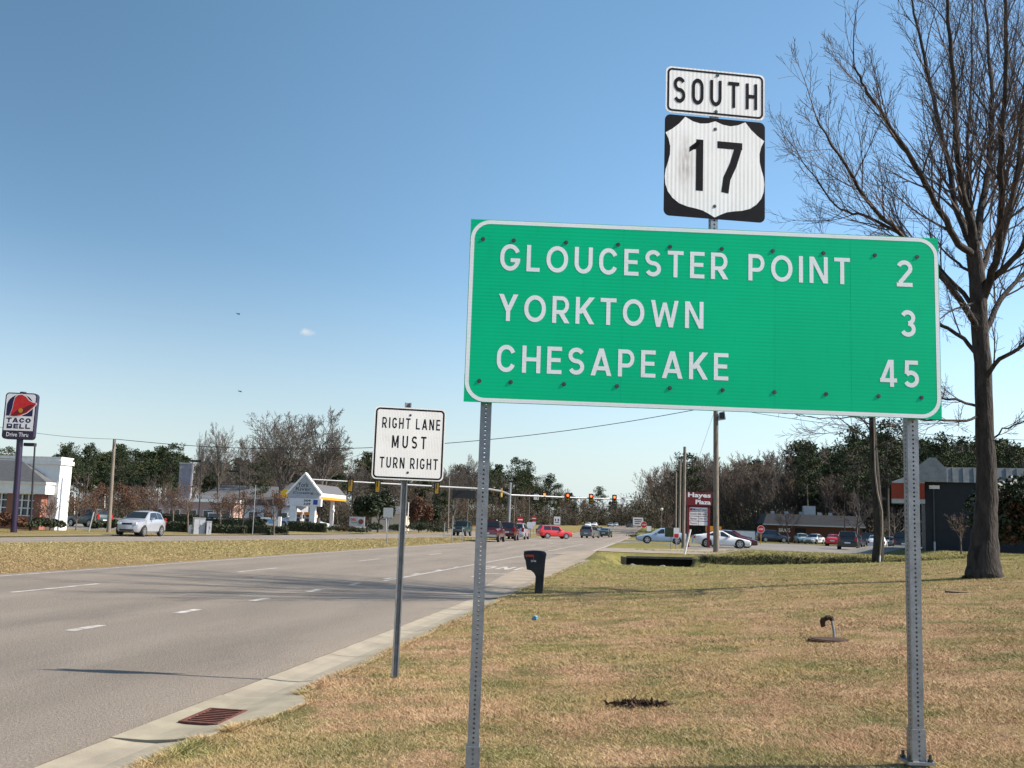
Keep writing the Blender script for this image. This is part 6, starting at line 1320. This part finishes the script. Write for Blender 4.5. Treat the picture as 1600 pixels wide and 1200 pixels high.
# trees that stand out one by one
PINES = [pine_arrays(s, 16., .2, c, w, 30, (.52, .13)) for s, c, w in ((31, .5, .17), (32, .42, .2), (33, .6, .19))]
BARES = [bare_tree_arrays(s, 15., sp, .27, fk, rmin=.016) for s, sp, fk in ((41, .52, .16), (42, .42, .35), (43, .60, .15))]
for b in BARES: b[:, :6] *= 15./b[:, 5].max()
pm_, bm_ = {}, {}
def put_tree(kind, i, label, px, top, d, group, w=1., base=None, mats_=None):
    p = A(px, top, d); g = Hs(p.x, p.y); h = p.z-g; key = (kind, i, mats_)
    cache = pm_
    if key in cache:
        r = dup(cache[key], (p.x, p.y, g), WR.uniform(0, 6.28), label, group)
    else:
        if kind == 'pine':
            a, t = PINES[i]; V, F = tubes(a, 6); parts = [('trunk', V, F, MT['barkg']), ('crown', t, tris(t), MT['needle'])]
        else: parts = bare_parts(BARES[i], MT['barkg'], MT[mats_ or 'twigg'])
        r = tree_thing('pine_tree' if kind == 'pine' else 'bare_winter_tree', label, 'tree', (p.x, p.y, g), parts, WR.uniform(0, 6.28), group); cache[key] = r
    hh = 16.5 if kind == 'pine' else 15.; r.scale = (h/hh*w, h/hh*w, h/hh); return r
gpn, gbr = 'tall pines standing out of the woods', 'bare trees standing out of the woods'
for px, top, d, i, w, lb in ((14, 694, 150, 0, 1.0, 'spreading pine behind the restaurant roof at the far left'), (114, 688, 215, 2, .8, 'tall flat-topped pine left of the leaning utility pole'), (143, 688, 220, 2, .6, 'slim pine between the flat-topped pine and the leaning pole'), (192, 690, 200, 1, .9, 'dense pine just right of the leaning utility pole'), (272, 688, 200, 0, .9, 'dense dark pine above the pale sign tower'), (412, 700, 165, 1, .75, 'dark pine beside the two big bare trees, on their left'),
    (764, 716, 210, 1, .7, 'pine just right of the left green sign post'), (806, 711, 200, 0, 1.0, 'tall broad pine above the queue of turning cars'), (829, 717, 205, 2, .9, 'tall pine next to the broad one, slightly lower'), (861, 736, 230, 1, 1.0, 'rounded pine above the leftmost red signal'), (934, 758, 420, 2, 1.2, 'far small pine above the two rightmost red signals'), (1075, 703, 215, 0, 1.0, 'dark pine behind the top of the tall thin pole'), (1262, 683, 160, 0, .8, 'pine with a clear trunk right of the brick store roof'),
    (1340, 655, 138, 1, .9, 'large dark pine under the right half of the green sign'), (1385, 648, 145, 0, 1.0, 'tallest dark pine just left of the right sign post'), (1470, 668, 135, 1, 1.0, 'bushy pine rising over the dark metal-clad building'), (1500, 676, 140, 0, .9, 'pine between the metal-clad building gable and the bare tree trunk'), (1580, 682, 140, 1, .8, 'pine right of the big bare trunk at the picture edge')):
    put_tree('pine', i, lb, px, top, d, gpn, w)
for px, top, d, i, w, lb in ((447, 640, 150, 0, 1.05, 'big rounded bare tree behind the monument, the left of a pair'), (508, 637, 146, 2, 1.05, 'big rounded bare tree behind the monument, the right of a pair'), (352, 660, 170, 1, .6, 'slender bare tree with a high forked crown left of the big pair'), (315, 672, 175, 1, .45, 'thin bare tree with few branches left of the slender forked one'), (398, 680, 180, 0, .8, 'smaller bare tree tucked against the left of the big pair'), (733, 710, 190, 1, .8, 'bare tree showing just left of the left green sign post'), (712, 722, 185, 0, .7, 'lower bare tree right of the turn sign')):
    put_tree('bare', i, lb, px, top, d, gbr, w)
# small street trees with dry leaves
def street_tree(label, px, base, d, top, seed, leaves, mat='leafbrown', group='small trees along the far verge', w=1., twig='twigr'):
    p = G(px, base, d); h = A(px, top, d).z-p.z; R = np.random.default_rng(seed); S = Segs()
    P = dict(ns=(4, 5, 4, 3), wob=(.06, .10, .12, .13), up=(.03, .05, .05, .04), tip=(.45, .3, .3, .5), rmin=.010, max=3, kids=(10, 8, 6), t0=(.30, .25, .2), ang=(.72*w, .6, .6), len=(.85, .5, .5), rr=(.6, .5, .6))
    grow(S, R, (0, 0, -.1), (0, 0, 1), h*.62, .035*h*.62, 0, P); a = S.arr(); a[:, :6] *= h/a[:, 5].max()
    parts = bare_parts(a, MT['barkg'], MT[twig], 1)
    r = tree_thing('street_tree', label, 'tree', p, parts, R.uniform(0, 6.28), group)
    if leaves:
        tips = a[a[:, 8] >= 2][:, 3:6]; n = leaves; q = tips[R.integers(0, len(tips), n)] + R.normal(0, .16, (n, 3)); u = R.normal(0, 1, (n, 3)); u /= np.linalg.norm(u, axis=1, keepdims=True); v = np.cross(u, R.normal(0, 1, (n, 3))); v /= np.linalg.norm(v, axis=1, keepdims=True); s = .055*R.uniform(.6, 1.3, (n, 1))
        V = np.stack([q-u*s, q+v*s*.6, q+u*s, q-v*s*.6], 1).reshape(-1, 3); npmesh('leaves', V, quads(V), [MT[mat]], r)
    return r
for i, (px, base, d, top, lv, lb) in enumerate(((118, 830, 76, 774, 500, 'small bare tree with a few rusty leaves right of the restaurant'), (145, 826, 88, 756, 2600, 'rusty brown leafy small tree left of the leaning utility pole'), (196, 829, 86, 758, 2800, 'rusty brown leafy small tree directly behind the silver wagon'), (228, 829, 90, 762, 1500, 'thin brown tree right of the silver wagon'), (245, 832, 82, 752, 0, 'spreading bare tree with pale trunk left of the grey cabinets'), (294, 832, 82, 750, 200, 'spreading bare tree with pale trunk just behind the grey cabinets'), (270, 828, 98, 762, 900, 'brownish tree filling the gap between two pale-trunked trees'), (345, 830, 92, 768, 900, 'brownish small tree right of the grey cabinets'), (378, 831, 86, 766, 900, 'multi-branched brown tree with pale trunk left of the white and blue sign'), (428, 830, 86, 768, 1500, 'rust-topped small tree standing in front of the white and blue sign'), (360, 826, 104, 772, 1200, 'small brown tree behind the clipped hedge'), (78, 828, 72, 778, 200, 'thin bare shrub-like tree against the restaurant windows'))):
    street_tree(lb, px, base, d, top, 200+i, lv)
for i, (px, base, d, top, lb) in enumerate(((573, 826, 122, 764, 'dark evergreen tree behind the grey low sign'), (590, 826, 126, 760, 'taller dark evergreen tree by the left edge of the turn sign post'), (655, 826, 140, 775, 'brown bushy tree right of the turn sign post'), (668, 826, 150, 782, 'low dark evergreen behind the median right of the turn sign post'))):
    r = street_tree(lb, px, base, d, top, 300+i, 0 if i == 2 else 0, w=.8)
    p = G(px, base, d); h = A(px, top, d).z-p.z; V = leaf_cloud(400+i, 3200, h*.36, h*.36, h*.52, .17, .42); V = V+np.array([0, 0, h*.40]); npmesh('foliage', V, quads(V), [MT['leafdark'] if i != 2 else MT['leafbrown']], r)
for i, (px, base, d, top, lv, lb) in enumerate(((1232, 840, 140, 790, 300, 'wide bare shrub tree at the left end of the brick store'), (1338, 842, 132, 762, 0, 'pale spreading bare tree in front of the right woodland'), (1398, 842, 125, 790, 0, 'low bare tree left of the metal-clad building'), (1048, 846, 120, 800, 500, 'small brownish tree behind the three thin poles'))):
    street_tree(lb, px, base, d, top, 330+i, lv, group='bare trees round the plaza lot', twig='twigg', w=1.15)
def bushes(label, px, base, d, w, h, seed, mat='hedge', n=1500, leaf=.09, group='shrubs along the far verge', boxy=False, dep_=None, name='shrub', foliage=True):
    p = G(px, base, d); R = np.random.default_rng(seed); dp = dep_ or w*.8
    if boxy:
        q = R.uniform(-1, 1, (n, 3)); ax_ = R.integers(0, 3, n); q[np.arange(n), ax_] = np.sign(q[np.arange(n), ax_])*R.uniform(.86, 1.03, n); q = q*np.array([w/2, dp/2, h/2])+np.array([0, 0, h/2])
        u = R.normal(0, 1, (n, 3)); u /= np.linalg.norm(u, axis=1, keepdims=True); v = np.cross(u, R.normal(0, 1, (n, 3))); v /= np.linalg.norm(v, axis=1, keepdims=True); V = np.stack([q-u*leaf, q+v*leaf*.7, q+u*leaf, q-v*leaf*.7], 1).reshape(-1, 3)
        mb = MB().box(-w*.42, w*.42, -dp*.42, dp*.42, 0, h*.88); V = np.concatenate([V, np.array(mb.v)]); F = np.concatenate([quads(V[:-8]), np.array(mb.f)+len(V)-8])
    else:
        V = leaf_cloud(seed, n, w/2, dp/2, h*.52, leaf, .5)+np.array([0, 0, h*.42]); F = quads(V)
    o = npmesh(name, V, F, [MT[mat]]); o.location = p; o.rotation_euler = (0, 0, YAW); return tag(o, label, 'shrub' if name == 'shrub' else 'hedge', group)
hs = [(467, 829, 110, 2.3, 1.05, 'dark clipped hedge between the two monument columns', 1), (497, 829, 110, 1.6, .95, 'green clipped shrub right of the monument columns', 1), (335, 832, 84, 5.0, .65, 'low clipped hedge right of the grey cabinets', 1), (378, 831.5, 86, 5.0, .7, 'low clipped hedge under the multi-branched tree', 1), (420, 831, 90, 3.2, .65, 'low clipped hedge in front of the white and blue sign', 1),
      (345, 826, 104, 9, 1.2, 'long dark hedge at the back behind the low clipped ones', 1), (250, 831, 84, 5.5, .8, 'dark hedge between the wagon and the grey cabinets', 1), (258, 825, 100, 6, 1.4, 'tall dark hedge behind the pale-trunked trees', 1), (525, 829, 112, 3.0, .8, 'low olive shrub by the globe lamp', 0), (541, 830, 112, 2.2, .8, 'reddish low shrub before the grey sign', 0), (560, 830, 110, 3.0, .75, 'spreading shrub under the grey sign', 0), (586, 826, 118, 1.8, 1.2, 'round dark shrub beside the beige house', 0),
      (156, 831, 77, 1.1, .8, 'small round bush left of the leaning pole foot', 0), (150, 832, 75, 1.0, .7, 'small dark bush at the foot of the leaning sign post', 0), (176, 831, 77, 1.3, .85, 'dark bush at the right of the leaning pole foot', 0), (66, 829, 72, 1.8, .95, 'rounded bush under the restaurant windows, middle of three', 0), (46, 830, 70, 1.6, .8, 'rounded bush under the restaurant windows, left of three', 0), (84, 829, 73, 1.5, .8, 'rounded bush under the restaurant windows, right of three', 0), (5, 831, 64, 2.6, 1.2, 'brown bush left of the purple sign pole', 0), (621, 828, 124, 2.4, 1.3, 'dark rounded shrub by the white light pole', 0), (657, 828, 128, 3.2, 1.5, 'large dark shrub bank right of the turn sign post', 0), (686, 827, 132, 3.0, 1.1, 'brown-green shrubs left of the left green sign post', 0)]
for i, (px, b, d, w, h, lb, bx_) in enumerate(hs): bushes(lb, px, b, d, w, h, 500+i, 'leafbrown' if 'reddish' in lb or lb.startswith('brown bush') else 'hedge', int(500+w*h*420), .085, boxy=bool(bx_), dep_=1.2 if bx_ else None, name='hedge' if bx_ else 'shrub')
bushes('brown-leaved evergreen thicket at the right edge beside the metal-clad building', 1600, 862, 50, 6.2, 4.6, 601, 'leafdark', 9000, .13, None)
bushes('rust-leaved shrub in front of the right evergreen thicket', 1578, 858, 49, 2.6, 3.4, 602, 'leafbrown', 900, .10, None)
for i, (px, lb) in enumerate(((1022, 'low green shrub strip between the side driveways'), (1000, 'flat weedy shrub on the first grass island past the driveway'))):
    bushes(lb, px, 851 if i == 0 else 845, 110 if i == 0 else 130, 4, .6, 610+i, 'hedge', 700, .1, 'shrubs on the grass islands')
street_tree('vase-shaped bare shrub in front of the metal-clad building', 1502, 862, 56, 800, 350, 0, group=None, w=.8, twig='twigr')
def slim_tree():
    D = 50.; base = G(1371, 876, D); r = T('slim_tree', 'slim dark tree with a pale vine leaning beside the white compact car', 'tree', base); R = np.random.default_rng(9)
    L = lambda x, y, dd=0: np.array(A(x, y, D+dd))-np.array(base)
    MB().tube([L(1371, 880), L(1373, 850), L(1373, 815), L(1369, 760), L(1364, 690), L(1362, 620), L(1358, 540)], [.30, .26, .24, .21, .18, .14, .07], 10).build('trunk', MT['bark'], r, smooth=1.)
    MB().tube([L(1374, 876, -.3), L(1378, 830, -.3), L(1378, 800, -.3), L(1371, 770, -.3), L(1367, 735, -.3), L(1365, 650, -.2)], [.04, .04, .04, .045, .035, .02], 6).build('vine', MT['wood'], r, smooth=1.)
    MB().tube([L(1374.5, 878, -.4), L(1375, 868, -.4)], .035, 6).build('stake', MT['white'], r)
    S = Segs(); P = dict(ns=(5, 4, 3), wob=(.09, .12, .13), up=(.05, .05, .04), tip=(.25, .3, .5), rmin=.007, max=2, kids=(8, 6), t0=(.2, .2), ang=(.6, .6), len=(.55, .5), rr=(.5, .6))
    for y in np.linspace(700, 545, 14):
        az = R.uniform(0, 6.28); d = np.array([math.cos(az), math.sin(az), R.uniform(.2, .8)]); grow(S, R, L(np.interp(y, [540, 620, 690], [1358, 1362, 1364]), y), d/np.linalg.norm(d), R.uniform(1.5, 3.), .05, 0, P)
    V, F = tubes(S.arr(), 3); npmesh('crown', V, F, [MT['twig']], r)
slim_tree()
# weeds along the ditch and rough grass on the banks
k = 60000; x = WR.uniform(-1, 22, k); y = np.where(WR.random(k) < .5, WR.normal(56, 2.2, k), WR.uniform(50, 68, k)); ok = ~((x < 3) & (y > 54.5) & (y < 64)) 
o = tufts('ditch_weeds', 0, np.stack([x, y], -1)[ok], .035, .006)

k = 9000; x = WR.uniform(2.5, 17, k); y = WR.normal(55.6, .45, k); o = tufts('bank_shade_weeds', 0, np.stack([x, y], -1), .10, .012); o.data.materials[0] = MT['hedge']  # weeds whose dark leaf colour also paints in the bank foot's shade
